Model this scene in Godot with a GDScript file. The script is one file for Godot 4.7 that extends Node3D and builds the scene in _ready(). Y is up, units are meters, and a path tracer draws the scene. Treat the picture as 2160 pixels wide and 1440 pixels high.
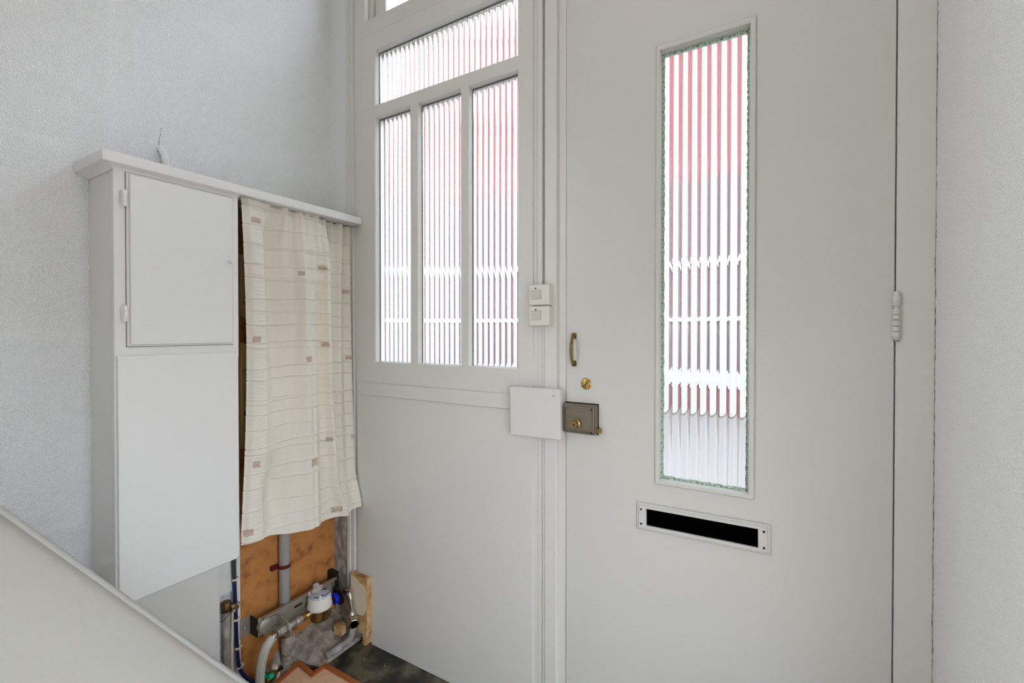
extends Node3D

# Entrance hall: panelled front door with a reeded glass slot, side light, meter cupboard with curtain.
# World: x = 0 left wall, z = 0 inner face of the door, y = 0 floor. Units are metres.

var XF := Transform3D()
var mats := {}
var used_names := {}


func _ready() -> void:
	# ---------------------------------------------------------------- camera
	var cam := Camera3D.new()
	cam.name = "camera"
	cam.position = Vector3(1.693, 1.284, 1.32)
	cam.rotation = Vector3(-0.00919156, 0.532278173, 0.0)
	cam.near = 0.05
	cam.far = 200.0
	cam.projection = Camera3D.PROJECTION_FRUSTUM
	cam.size = 0.05 * 1440.0 / 965.71
	cam.frustum_offset = Vector2(0.0, -0.05 * 12.8 / 965.71)
	add_child(cam)
	cam.current = true
	# ---------------------------------------------------------------- sky, exposure
	var sm := ProceduralSkyMaterial.new()
	sm.sky_top_color = Color(0.86, 0.90, 0.95)
	sm.sky_horizon_color = Color(0.96, 0.97, 0.985)
	sm.ground_horizon_color = Color(0.80, 0.80, 0.80)
	sm.ground_bottom_color = Color(0.55, 0.55, 0.55)
	sm.energy_multiplier = 1.0
	var sky := Sky.new()
	sky.sky_material = sm
	var env := Environment.new()
	env.background_mode = Environment.BG_SKY
	env.sky = sky
	env.background_energy_multiplier = 9.2
	env.ambient_light_source = Environment.AMBIENT_SOURCE_DISABLED
	env.tonemap_mode = Environment.TONE_MAPPER_LINEAR
	env.tonemap_exposure = 1.0
	env.sdfgi_enabled = true
	env.ssao_enabled = true
	env.ssil_enabled = true
	var we := WorldEnvironment.new()
	we.name = "world"
	we.environment = env
	add_child(we)
	# ---------------------------------------------------------------- unseen lamp above the camera, placed to brighten the hall
	unseen_ceiling_lamp(Vector3(1.25, 3.2, 1.25), 0.1)

	make_materials()
	build_shell()
	build_front()
	build_door()
	build_door_side()
	build_cupboard()
	build_curtain()
	build_meter_corner()
	build_stairs()
	build_street()


# ====================================================================== helpers
func unseen_ceiling_lamp(at: Vector3, energy: float) -> void:  # lamp out of view, its glow and light placed to brighten the hall
	var t := thing("unseen_ceiling_lamp", "unseen square ceiling lamp above the camera, placed to brighten the hall", "lamp", at)
	var st := mk()
	rbox(st, Vector3(-0.5, -0.05, -0.5), Vector3(0.5, 0.0, 0.5), 0.006)
	obj("unseen_lamp_housing", st, plain(Color(0.9, 0.9, 0.9), 0.5), t)
	st = mk()
	rbox(st, Vector3(-0.47, -0.058, -0.47), Vector3(0.47, -0.0495, 0.47), 0.003)
	var em := plain(Color(0.9, 0.9, 0.9), 0.5)
	em.emission_enabled = true
	em.emission = Color(1.0, 0.96, 0.90)
	em.emission_energy_multiplier = 1.2
	obj("unseen_lamp_diffuser", st, em, t)
	var al := AreaLight3D.new()
	al.name = "unseen_lamp_light"
	al.area_size = Vector2(0.94, 0.94)
	al.light_color = Color(1.0, 0.965, 0.92)
	al.light_energy = energy
	al.area_range = 12.0
	al.area_attenuation = 2.0
	al.shadow_enabled = true
	al.position = at + Vector3(0, -0.065, 0)
	al.rotation = Vector3(-PI / 2, 0, 0)
	add_child(al)


func numbered(called: String) -> String:
	if not used_names.has(called):
		used_names[called] = 0
		return called
	used_names[called] += 1
	return "%s_%03d" % [called, used_names[called]]


func thing(called: String, label: String, category: String, at := Vector3.ZERO, group := "") -> Node3D:
	var o := Node3D.new()
	o.name = numbered(called)
	add_child(o)
	o.position = at
	o.set_meta("label", label)
	if category:
		o.set_meta("category", category)
	if group:
		o.set_meta("group", group)
	return o


func structure(called: String, label: String, category: String) -> Node3D:
	var o := thing(called, label, category)
	o.set_meta("kind", "structure")
	return o


func obj(called: String, st: SurfaceTool, m: Material, parent: Node = null) -> MeshInstance3D:
	var o := MeshInstance3D.new()
	var mesh := st.commit()
	mesh.surface_set_material(0, m)
	o.mesh = mesh
	if parent == null:
		o.name = numbered(called)
		add_child(o)
	else:
		o.name = called
		var k := 0
		while parent.has_node(NodePath(String(o.name))):
			k += 1
			o.name = "%s_%03d" % [called, k]
		parent.add_child(o, true)
	XF = Transform3D()
	return o


func tag(o: Node3D, label: String, category: String, group := "") -> Node3D:
	o.set_meta("label", label)
	o.set_meta("category", category)
	if group:
		o.set_meta("group", group)
	return o


func mk() -> SurfaceTool:
	var st := SurfaceTool.new()
	st.begin(Mesh.PRIMITIVE_TRIANGLES)
	return st


func vx(st: SurfaceTool, p: Vector3, n: Vector3) -> void:
	st.set_normal((XF.basis * n).normalized())
	st.add_vertex(XF * p)


func tri3(st: SurfaceTool, a: Vector3, b: Vector3, c: Vector3, na: Vector3, nb: Vector3, nc: Vector3) -> void:
	var g := (b - a).cross(c - a)
	if g.dot(na + nb + nc) > 0.0:
		vx(st, a, na); vx(st, c, nc); vx(st, b, nb)
	else:
		vx(st, a, na); vx(st, b, nb); vx(st, c, nc)


func quad4(st: SurfaceTool, a: Vector3, b: Vector3, c: Vector3, d: Vector3, na: Vector3, nb: Vector3, nc: Vector3, nd: Vector3) -> void:
	tri3(st, a, b, c, na, nb, nc)
	tri3(st, a, c, d, na, nc, nd)


func quad(st: SurfaceTool, a: Vector3, b: Vector3, c: Vector3, d: Vector3, n: Vector3) -> void:
	quad4(st, a, b, c, d, n, n, n, n)


func axis(i: int, s: float) -> Vector3:
	var v := Vector3.ZERO
	v[i] = s
	return v


func rbox(st: SurfaceTool, lo: Vector3, hi: Vector3, bev := 0.002) -> void:
	# a box with rounded-looking bevelled edges
	var c := (lo + hi) * 0.5
	var h := (hi - lo) * 0.5
	bev = min(bev, min(h.x, min(h.y, h.z)) * 0.95)
	var pt := func(sx: float, sy: float, sz: float, f: int) -> Vector3:
		var p := Vector3(sx * h.x, sy * h.y, sz * h.z)
		for k in 3:
			if k != f:
				p[k] -= sign(p[k]) * bev
		return c + p
	for f in 3:
		for s in [-1.0, 1.0]:
			var n := axis(f, s)
			var u := (f + 1) % 3
			var w := (f + 2) % 3
			var q := []
			for k in [[-1, -1], [1, -1], [1, 1], [-1, 1]]:
				var sg := Vector3.ZERO
				sg[f] = s; sg[u] = k[0]; sg[w] = k[1]
				q.append(pt.call(sg.x, sg.y, sg.z, f))
			quad(st, q[0], q[1], q[2], q[3], n)
	if bev <= 0.0:
		return
	for e in 3:  # edges along axis e
		var a := (e + 1) % 3
		var b := (e + 2) % 3
		for sa in [-1.0, 1.0]:
			for sb in [-1.0, 1.0]:
				var p := []
				for se in [-1.0, 1.0]:
					var sg := Vector3.ZERO
					sg[e] = se; sg[a] = sa; sg[b] = sb
					p.append(pt.call(sg.x, sg.y, sg.z, a))
					p.append(pt.call(sg.x, sg.y, sg.z, b))
				quad4(st, p[0], p[1], p[3], p[2], axis(a, sa), axis(b, sb), axis(b, sb), axis(a, sa))
	for sx in [-1.0, 1.0]:
		for sy in [-1.0, 1.0]:
			for sz in [-1.0, 1.0]:
				tri3(st, pt.call(sx, sy, sz, 0), pt.call(sx, sy, sz, 1), pt.call(sx, sy, sz, 2), axis(0, sx), axis(1, sy), axis(2, sz))


func box(st: SurfaceTool, x0: float, x1: float, y0: float, y1: float, z0: float, z1: float, bev := 0.002) -> void:
	rbox(st, Vector3(x0, y0, z0), Vector3(x1, y1, z1), bev)


func slab_holes(st: SurfaceTool, r: Array, z0: float, z1: float, holes: Array, bev: float) -> void:
	# a flat panel in the xy plane, front towards +z; r and holes are [x0, x1, y0, y1]
	var F := Vector3(0, 0, 1)
	var xs := [r[0] + bev, r[1] - bev]
	var ys := [r[2] + bev, r[3] - bev]
	for h in holes:
		xs.append(h[0] - bev); xs.append(h[1] + bev)
		ys.append(h[2] - bev); ys.append(h[3] + bev)
	xs.sort(); ys.sort()
	for i in xs.size() - 1:
		for j in ys.size() - 1:
			if xs[i + 1] - xs[i] < 1e-6 or ys[j + 1] - ys[j] < 1e-6:
				continue
			var mx: float = (xs[i] + xs[i + 1]) * 0.5
			var my: float = (ys[j] + ys[j + 1]) * 0.5
			var skip := false
			for h in holes:
				if mx > h[0] - bev and mx < h[1] + bev and my > h[2] - bev and my < h[3] + bev:
					skip = true
			if skip:
				continue
			for side in [z1, z0]:
				quad(st, Vector3(xs[i], ys[j], side), Vector3(xs[i + 1], ys[j], side), Vector3(xs[i + 1], ys[j + 1], side), Vector3(xs[i], ys[j + 1], side), F if side == z1 else -F)
	var rings := [[r, 1.0]]
	for h in holes:
		rings.append([h, -1.0])
	for ring in rings:
		var q: Array = ring[0]
		var s: float = ring[1]
		var o := [Vector2(q[0], q[2]), Vector2(q[1], q[2]), Vector2(q[1], q[3]), Vector2(q[0], q[3])]
		var e := bev * s
		var inn := [Vector2(q[0] + e, q[2] + e), Vector2(q[1] - e, q[2] + e), Vector2(q[1] - e, q[3] - e), Vector2(q[0] + e, q[3] - e)]
		var ns := [Vector3(0, -s, 0), Vector3(s, 0, 0), Vector3(0, s, 0), Vector3(-s, 0, 0)]
		for k in 4:
			var a: Vector2 = o[k]
			var b: Vector2 = o[(k + 1) % 4]
			var ia: Vector2 = inn[k]
			var ib: Vector2 = inn[(k + 1) % 4]
			var n: Vector3 = ns[k]
			quad4(st, Vector3(a.x, a.y, z1 - bev), Vector3(b.x, b.y, z1 - bev), Vector3(ib.x, ib.y, z1), Vector3(ia.x, ia.y, z1), n, n, F, F)
			quad(st, Vector3(a.x, a.y, z1 - bev), Vector3(b.x, b.y, z1 - bev), Vector3(b.x, b.y, z0 + bev), Vector3(a.x, a.y, z0 + bev), n)
			quad4(st, Vector3(a.x, a.y, z0 + bev), Vector3(b.x, b.y, z0 + bev), Vector3(ib.x, ib.y, z0), Vector3(ia.x, ia.y, z0), n, n, -F, -F)


func lathe(st: SurfaceTool, prof: Array, segs := 32) -> void:
	# prof: Vector2(radius, y) from bottom to top, turned round the y axis; a repeated point makes a crease
	var n2 := []
	for i in prof.size() - 1:
		var d: Vector2 = prof[i + 1] - prof[i]
		n2.append(Vector2(d.y, -d.x).normalized() if d.length() > 1e-7 else Vector2.ZERO)
	for i in prof.size() - 1:
		if n2[i] == Vector2.ZERO:
			continue
		var na: Vector2 = n2[i]
		var nb: Vector2 = n2[i]
		if i > 0 and n2[i - 1] != Vector2.ZERO and n2[i - 1].dot(n2[i]) > 0.6:
			na = (n2[i - 1] + n2[i]).normalized()
		if i < n2.size() - 1 and n2[i + 1] != Vector2.ZERO and n2[i + 1].dot(n2[i]) > 0.6:
			nb = (n2[i + 1] + n2[i]).normalized()
		for k in segs:
			var a0 := TAU * k / segs
			var a1 := TAU * (k + 1) / segs
			var d0 := Vector3(cos(a0), 0, sin(a0))
			var d1 := Vector3(cos(a1), 0, sin(a1))
			var p: Vector2 = prof[i]
			var q: Vector2 = prof[i + 1]
			var U := Vector3.UP
			if p.x > 1e-7:
				tri3(st, d0 * p.x + U * p.y, d1 * p.x + U * p.y, d1 * q.x + U * q.y, d0 * na.x + U * na.y, d1 * na.x + U * na.y, d1 * nb.x + U * nb.y)
			if q.x > 1e-7:
				tri3(st, d0 * p.x + U * p.y, d1 * q.x + U * q.y, d0 * q.x + U * q.y, d0 * na.x + U * na.y, d1 * nb.x + U * nb.y, d0 * nb.x + U * nb.y)


func along(p: Vector3, dir: Vector3, s := 1.0) -> Transform3D:
	# a frame at p whose y axis points along dir
	var y := dir.normalized()
	var x := y.cross(Vector3(0.31, 0.17, 0.93)).normalized()
	var z := x.cross(y).normalized()
	return Transform3D(Basis(x * s, y * s, z * s), p)


func cyl(st: SurfaceTool, a: Vector3, b: Vector3, r: float, bev := 0.0008, segs := 24) -> void:
	var keep := XF
	XF = keep * along(a, b - a)
	var L := (b - a).length()
	lathe(st, [Vector2(0, 0), Vector2(r - bev, 0), Vector2(r, bev), Vector2(r, L - bev), Vector2(r - bev, L), Vector2(0, L)], segs)
	XF = keep


func prism_ngon(st: SurfaceTool, a: Vector3, b: Vector3, r: float, n := 6, bev := 0.001) -> void:
	# a hexagon nut between a and b
	var keep := XF
	XF = keep * along(a, b - a)
	var L := (b - a).length()
	for k in n:
		var a0 := TAU * k / n
		var a1 := TAU * (k + 1) / n
		var d0 := Vector3(cos(a0), 0, sin(a0))
		var d1 := Vector3(cos(a1), 0, sin(a1))
		var m := (d0 + d1).normalized()
		var U := Vector3.UP
		quad(st, d0 * r + U * bev, d1 * r + U * bev, d1 * r + U * (L - bev), d0 * r + U * (L - bev), m)
		quad4(st, d0 * r + U * bev, d1 * r + U * bev, d1 * (r - bev), d0 * (r - bev), m, m, -U, -U)
		quad4(st, d0 * r + U * (L - bev), d1 * r + U * (L - bev), d1 * (r - bev) + U * L, d0 * (r - bev) + U * L, m, m, U, U)
		tri3(st, Vector3.ZERO, d0 * (r - bev), d1 * (r - bev), -U, -U, -U)
		tri3(st, U * L, d0 * (r - bev) + U * L, d1 * (r - bev) + U * L, U, U, U)
	XF = keep


func smooth_path(pts: Array, sub := 8) -> Array:
	var out := []
	for i in pts.size() - 1:
		var p0: Vector3 = pts[max(i - 1, 0)]
		var p1: Vector3 = pts[i]
		var p2: Vector3 = pts[i + 1]
		var p3: Vector3 = pts[min(i + 2, pts.size() - 1)]
		for k in sub:
			var t := float(k) / sub
			out.append(0.5 * (2.0 * p1 + (p2 - p0) * t + (2.0 * p0 - 5.0 * p1 + 4.0 * p2 - p3) * t * t + (3.0 * p1 - p0 - 3.0 * p2 + p3) * t * t * t))
	out.append(pts[-1])
	return out


func tube(st: SurfaceTool, pts: Array, r, segs := 12, caps := true) -> void:
	# r: a number or one radius per point
	var rad := func(i: int) -> float:
		return r[i] if r is Array else r
	var T := []
	for i in pts.size():
		T.append(((pts[min(i + 1, pts.size() - 1)] - pts[max(i - 1, 0)]) as Vector3).normalized())
	var nrm: Vector3 = T[0].cross(Vector3(0.3, 0.21, 0.9)).normalized()
	var rings := []
	var dirs := []
	for i in pts.size():
		nrm = (nrm - T[i] * nrm.dot(T[i])).normalized()
		var bn: Vector3 = T[i].cross(nrm)
		var ring := []
		var dr := []
		for k in segs:
			var a := TAU * k / segs
			var d: Vector3 = nrm * cos(a) + bn * sin(a)
			dr.append(d)
			ring.append(pts[i] + d * rad.call(i))
		rings.append(ring); dirs.append(dr)
	for i in pts.size() - 1:
		for k in segs:
			var j := (k + 1) % segs
			quad4(st, rings[i][k], rings[i][j], rings[i + 1][j], rings[i + 1][k], dirs[i][k], dirs[i][j], dirs[i + 1][j], dirs[i + 1][k])
	if caps:
		for k in segs:
			var j := (k + 1) % segs
			tri3(st, pts[0], rings[0][k], rings[0][j], -T[0], -T[0], -T[0])
			var e := pts.size() - 1
			tri3(st, pts[e], rings[e][k], rings[e][j], T[e], T[e], T[e])


func prism(st: SurfaceTool, poly: Array, depth: float, bev := 0.0015) -> void:
	# poly in xy (counter-clockwise), extruded from z = 0 to z = depth, with a bevelled front edge
	var n := poly.size()
	var inn := []
	var en := []
	for i in n:
		var a: Vector2 = poly[i]
		var b: Vector2 = poly[(i + 1) % n]
		var d := (b - a).normalized()
		en.append(Vector2(d.y, -d.x))
	for i in n:
		var m: Vector2 = en[i] + en[(i + n - 1) % n]
		m = m / max(0.3, m.length_squared() * 0.5)
		inn.append(poly[i] - m * bev)
	var F := Vector3(0, 0, 1)
	var tris := Geometry2D.triangulate_polygon(PackedVector2Array(inn))
	for k in range(0, tris.size(), 3):
		var a: Vector2 = inn[tris[k]]
		var b: Vector2 = inn[tris[k + 1]]
		var c: Vector2 = inn[tris[k + 2]]
		tri3(st, Vector3(a.x, a.y, depth), Vector3(b.x, b.y, depth), Vector3(c.x, c.y, depth), F, F, F)
	tris = Geometry2D.triangulate_polygon(PackedVector2Array(poly))
	for k in range(0, tris.size(), 3):
		var a: Vector2 = poly[tris[k]]
		var b: Vector2 = poly[tris[k + 1]]
		var c: Vector2 = poly[tris[k + 2]]
		tri3(st, Vector3(a.x, a.y, 0), Vector3(b.x, b.y, 0), Vector3(c.x, c.y, 0), -F, -F, -F)
	for i in n:
		var j := (i + 1) % n
		var a: Vector2 = poly[i]
		var b: Vector2 = poly[j]
		var ia: Vector2 = inn[i]
		var ib: Vector2 = inn[j]
		var nn := Vector3(en[i].x, en[i].y, 0)
		var na := nn
		var nb := nn
		var pe: Vector2 = en[(i + n - 1) % n]
		var ne: Vector2 = en[j]
		if pe.dot(en[i]) > 0.8:
			na = Vector3(pe.x + en[i].x, pe.y + en[i].y, 0).normalized()
		if ne.dot(en[i]) > 0.8:
			nb = Vector3(ne.x + en[i].x, ne.y + en[i].y, 0).normalized()
		quad4(st, Vector3(a.x, a.y, 0), Vector3(b.x, b.y, 0), Vector3(b.x, b.y, depth - bev), Vector3(a.x, a.y, depth - bev), na, nb, nb, na)
		quad4(st, Vector3(a.x, a.y, depth - bev), Vector3(b.x, b.y, depth - bev), Vector3(ib.x, ib.y, depth), Vector3(ia.x, ia.y, depth), na, nb, F, F)


func round_rect(x0: float, x1: float, y0: float, y1: float, r, seg := 5) -> Array:
	# r: one radius or four (bottom left, bottom right, top right, top left)
	var rr: Array = r if r is Array else [r, r, r, r]
	var out := []
	var cs := [Vector2(x0, y0), Vector2(x1, y0), Vector2(x1, y1), Vector2(x0, y1)]
	var sg := [Vector2(1, 1), Vector2(-1, 1), Vector2(-1, -1), Vector2(1, -1)]
	for k in 4:
		var q: float = rr[k]
		if q < 1e-5:
			out.append(cs[k])
			continue
		var c: Vector2 = cs[k] + sg[k] * q
		for i in seg + 1:
			var a := PI + PI / 2 * k + PI / 2 * i / seg
			out.append(c + Vector2(cos(a), sin(a)) * q)
	return out


# xf for a part drawn in xy and standing on a wall that faces +x (left wall): local x -> -z, local y -> y, local z -> +x
func on_left(p: Vector3) -> Transform3D:
	return Transform3D(Basis(Vector3(0, 0, -1), Vector3(0, 1, 0), Vector3(1, 0, 0)), p)


# ====================================================================== materials
func plain(c: Color, rough := 0.5, metal := 0.0) -> StandardMaterial3D:
	var m := StandardMaterial3D.new()
	m.albedo_color = c
	m.roughness = rough
	m.metallic = metal
	return m


func noise_image(sz: int, freq: float, oct := 3, sd := 1, kind := FastNoiseLite.TYPE_SIMPLEX_SMOOTH) -> Image:
	var n := FastNoiseLite.new()
	n.seed = sd
	n.noise_type = kind
	n.frequency = freq
	n.fractal_octaves = oct
	var im := n.get_seamless_image(sz, sz)
	im.convert(Image.FORMAT_RGB8)
	return im


func ramp_tex(sz: int, freq: float, oct: int, sd: int, stops: Array, sx := 1.0, sy := 1.0) -> ImageTexture:
	# noise looked up in a colour ramp; stops: [[position, colour], ...]
	var g := Gradient.new()
	var off := PackedFloat32Array()
	var col := PackedColorArray()
	for s in stops:
		off.append(s[0]); col.append(s[1])
	g.offsets = off
	g.colors = col
	var a := noise_image(sz, freq, oct, sd)
	var im := Image.create(sz, sz, true, Image.FORMAT_RGB8)
	for y in sz:
		for x in sz:
			var v := a.get_pixel(int(x * sx) % sz, int(y * sy) % sz).r
			im.set_pixel(x, y, g.sample(v))
	im.generate_mipmaps()
	return ImageTexture.create_from_image(im)


func bump(m: StandardMaterial3D, tex: Texture2D, cm: float, size_m: float, world := true) -> StandardMaterial3D:
	m.heightmap_enabled = true
	m.heightmap_texture = tex
	m.heightmap_scale = cm
	m.uv1_triplanar = true
	m.uv1_world_triplanar = world
	m.uv1_scale = Vector3.ONE / size_m
	return m


func make_materials() -> void:
	var plaster := noise_image(1024, 0.10, 2, 4)
	var coarse := noise_image(1024, 0.012, 2, 9)
	for y in 1024:
		for x in 1024:
			var v := plaster.get_pixel(x, y).r
			var w := coarse.get_pixel(x, y).r
			v = 0.8 * smoothstep(0.25, 0.8, v) + 0.2 * w
			plaster.set_pixel(x, y, Color(v, v, v))
	var pt := ImageTexture.create_from_image(plaster)
	mats.plaster = bump(plain(Color(0.955, 0.96, 0.965), 0.85), pt, 0.27, 0.52)
	mats.plaster_right = bump(plain(Color(0.965, 0.962, 0.955), 0.85), pt, 0.15, 0.42)
	mats.plaster_smooth = bump(plain(Color(0.92, 0.925, 0.93), 0.85), pt, 0.05, 0.5)
	mats.ceiling = plain(Color(0.93, 0.93, 0.92), 0.9)
	var brush := ImageTexture.create_from_image(noise_image(512, 0.02, 4, 21))
	mats.paint = plain(Color(0.875, 0.867, 0.848), 0.36)
	mats.paint_door = plain(Color(0.835, 0.829, 0.808), 0.34)
	mats.paint_cab = plain(Color(0.90, 0.897, 0.89), 0.34)
	mats.paint_flat = plain(Color(0.90, 0.895, 0.88), 0.4)
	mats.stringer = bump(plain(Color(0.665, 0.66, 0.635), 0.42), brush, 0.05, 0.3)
	mats.dark = plain(Color(0.05, 0.045, 0.04), 0.9)
	mats.gap_shade = plain(Color(0.10, 0.085, 0.06), 0.95)  # dark colour stands in for shade inside narrow gaps
	mats.black = plain(Color(0.004, 0.004, 0.005), 1.0)
	mats.black.metallic_specular = 0.05
	mats.crack = plain(Color(0.30, 0.27, 0.23), 0.95)
	mats.seal = plain(Color(0.40, 0.41, 0.41), 0.8)
	# weathered green putty round the door glass
	mats.putty = bump(plain(Color(1, 1, 1), 0.75), ImageTexture.create_from_image(noise_image(256, 0.05, 3, 31)), 0.2, 0.06)
	mats.putty.albedo_texture = ramp_tex(256, 0.03, 4, 33, [[0.0, Color(0.38, 0.45, 0.31)], [0.30, Color(0.54, 0.62, 0.51)], [0.45, Color(0.74, 0.82, 0.76)], [0.7, Color(0.84, 0.89, 0.85)], [1.0, Color(0.48, 0.55, 0.36)]])
	var glass := plain(Color(0.97, 1.0, 0.985, 0.0), 0.0)
	glass.refraction_enabled = true
	glass.refraction_scale = 0.05
	mats.glass = glass
	var pane := plain(Color(0.95, 0.98, 0.97, 0.04), 0.0)
	pane.transparency = BaseMaterial3D.TRANSPARENCY_ALPHA
	mats.pane = pane
	mats.brass = plain(Color(0.82, 0.69, 0.42), 0.22, 1.0)
	mats.brass_old = plain(Color(0.66, 0.56, 0.36), 0.30, 1.0)
	mats.brass_handle = bump(plain(Color(0.54, 0.455, 0.28), 0.33, 1.0), ImageTexture.create_from_image(noise_image(128, 0.06, 2, 17)), 0.05, 0.02)
	mats.brass_dull = plain(Color(0.50, 0.40, 0.25), 0.5, 0.8)
	mats.lock = plain(Color(0.50, 0.46, 0.40), 0.35, 0.25)
	mats.chrome = plain(Color(0.78, 0.76, 0.72), 0.12, 1.0)
	mats.steel = bump(plain(Color(0.70, 0.67, 0.62), 0.40, 0.55), ImageTexture.create_from_image(noise_image(256, 0.03, 4, 41)), 0.04, 0.08)
	mats.steel_dark = plain(Color(0.22, 0.19, 0.16), 0.5, 0.6)
	mats.rust = plain(Color(0.36, 0.20, 0.12), 0.7, 0.2)
	mats.plastic = plain(Color(0.90, 0.88, 0.85), 0.35)
	mats.plastic_edge = plain(Color(0.83, 0.80, 0.76), 0.4)
	mats.pvc = plain(Color(0.66, 0.65, 0.64), 0.45)
	mats.clip_red = plain(Color(0.36, 0.06, 0.04), 0.4)
	mats.blue = plain(Color(0.01, 0.13, 0.80), 0.35)
	mats.cable_blue = plain(Color(0.03, 0.09, 0.30), 0.4)
	mats.teal = plain(Color(0.0, 0.68, 0.50), 0.35)
	mats.cream = plain(Color(0.88, 0.83, 0.74), 0.5)
	mats.box_beige = plain(Color(0.72, 0.60, 0.36), 0.5)
	# cloth
	var weave := Image.create(128, 128, true, Image.FORMAT_RGB8)
	for y in 128:
		for x in 128:
			var v := 0.5 + 0.25 * sin(TAU * x * 16.0 / 128.0) * (1.0 if (y / 4) % 2 == 0 else -1.0) + 0.2 * sin(TAU * y * 16.0 / 128.0)
			weave.set_pixel(x, y, Color(v, v, v))
	mats.cloth = plain(Color(0.898, 0.872, 0.826), 0.9)
	mats.cloth.rim_enabled = true
	mats.cloth.rim = 0.2
	mats.patch = plain(Color(1, 1, 1), 0.95)
	mats.patch.albedo_texture = ramp_tex(128, 0.05, 2, 23, [[0.0, Color(0.66, 0.56, 0.50)], [0.45, Color(0.74, 0.64, 0.58)], [0.62, Color(0.79, 0.71, 0.65)], [0.74, Color(0.90, 0.87, 0.81)]], 3.0, 1.0)
	mats.patch.uv1_triplanar = true
	mats.patch.uv1_scale = Vector3.ONE / 0.05
	# timber boards
	mats.ply = bump(plain(Color(1, 1, 1), 0.6), ImageTexture.create_from_image(noise_image(256, 0.03, 4, 51)), 0.03, 0.2)
	mats.ply.albedo_texture = ramp_tex(512, 0.012, 5, 52, [[0.0, Color(0.34, 0.18, 0.08)], [0.14, Color(0.60, 0.37, 0.18)], [0.35, Color(0.73, 0.485, 0.25)], [0.8, Color(0.78, 0.53, 0.29)], [1.0, Color(0.72, 0.48, 0.25)]])
	mats.ply.uv1_scale = Vector3.ONE / 0.5
	mats.cherry = plain(Color(0.68, 0.38, 0.20), 0.35)
	mats.lid = plain(Color(1, 1, 1), 0.4)
	mats.lid.albedo_texture = ramp_tex(256, 0.02, 3, 61, [[0.0, Color(0.86, 0.69, 0.54)], [0.5, Color(0.92, 0.76, 0.62)], [1.0, Color(0.95, 0.81, 0.68)]], 1.0, 5.0)
	mats.lid.uv1_triplanar = true
	mats.lid.uv1_scale = Vector3.ONE / 0.3
	mats.fibre = bump(plain(Color(1, 1, 1), 0.95), ImageTexture.create_from_image(noise_image(256, 0.04, 4, 71)), 0.15, 0.16)
	mats.fibre.albedo_texture = ramp_tex(256, 0.008, 3, 72, [[0.0, Color(0.50, 0.34, 0.17)], [0.3, Color(0.70, 0.53, 0.33)], [0.6, Color(0.80, 0.64, 0.43)], [1.0, Color(0.84, 0.75, 0.62)]])
	mats.cement = bump(plain(Color(1, 1, 1), 0.95), ImageTexture.create_from_image(noise_image(256, 0.04, 5, 81)), 0.5, 0.2)
	mats.cement.albedo_texture = ramp_tex(256, 0.015, 5, 82, [[0.0, Color(0.36, 0.31, 0.26)], [0.4, Color(0.60, 0.56, 0.51)], [0.6, Color(0.70, 0.66, 0.62)], [1.0, Color(0.80, 0.77, 0.74)]])
	mats.bare = bump(plain(Color(1, 1, 1), 0.9), ImageTexture.create_from_image(noise_image(256, 0.03, 4, 91)), 0.1, 0.15)
	mats.bare.albedo_texture = ramp_tex(256, 0.018, 4, 92, [[0.0, Color(0.48, 0.44, 0.41)], [0.5, Color(0.62, 0.60, 0.58)], [0.75, Color(0.72, 0.70, 0.68)], [1.0, Color(0.86, 0.84, 0.81)]], 2.0, 1.0)
	mats.bare.uv1_scale = Vector3.ONE / 0.4
	# floor: nearly black stone-look covering with paint specks and scuffs
	var base := noise_image(1024, 0.006, 4, 101)
	var fine := noise_image(1024, 0.03, 3, 103)
	var speck := noise_image(1024, 0.035, 2, 105)
	var fl := Image.create(1024, 1024, true, Image.FORMAT_RGB8)
	for y in 1024:
		for x in 1024:
			var b := base.get_pixel(x, y).r
			var f := fine.get_pixel(x, y).r
			var s := speck.get_pixel(x, y).r
			var c := Color(0.12, 0.115, 0.09).lerp(Color(0.40, 0.375, 0.31), clampf((b - 0.32) * 2.2, 0, 1))
			c = c.lerp(Color(0.27, 0.30, 0.17), clampf((f - 0.6) * 2.0, 0, 0.5))
			if s > 0.86 and f > 0.45:
				c = c.lerp(Color(0.80, 0.79, 0.72), clampf((s - 0.86) * 14.0, 0, 1))
			fl.set_pixel(x, y, c)
	fl.generate_mipmaps()
	mats.floor = bump(plain(Color(1, 1, 1), 0.42), ImageTexture.create_from_image(fine), 0.03, 0.8)
	mats.floor.albedo_texture = ImageTexture.create_from_image(fl)
	mats.unseen_hall_floor = plain(Color(0.88, 0.80, 0.69), 0.5)  # unseen floor, kept pale to bounce light onto low surfaces
	# street
	mats.brick = plain(Color(1, 1, 1), 0.85)
	mats.brick.albedo_texture = ramp_tex(256, 0.03, 3, 111, [[0.0, Color(0.41, 0.18, 0.20)], [0.5, Color(0.45, 0.22, 0.24)], [1.0, Color(0.50, 0.28, 0.29)]])
	mats.brick.uv1_triplanar = true
	mats.brick.uv1_scale = Vector3.ONE / 2.0
	mats.render = plain(Color(0.56, 0.545, 0.552), 0.9)
	mats.dark_red = plain(Color(0.34, 0.13, 0.14), 0.6)
	mats.band = plain(Color(0.78, 0.78, 0.78), 0.8)
	mats.render_cool = plain(Color(0.86, 0.86, 0.88), 0.9)
	mats.dark_glass = plain(Color(0.17, 0.155, 0.18), 0.5)
	mats.paving = plain(Color(0.36, 0.31, 0.28), 0.9)
	mats.kerb = plain(Color(0.43, 0.405, 0.40), 0.9)
	mats.green = plain(Color(0.12, 0.30, 0.17), 0.5)


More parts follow.
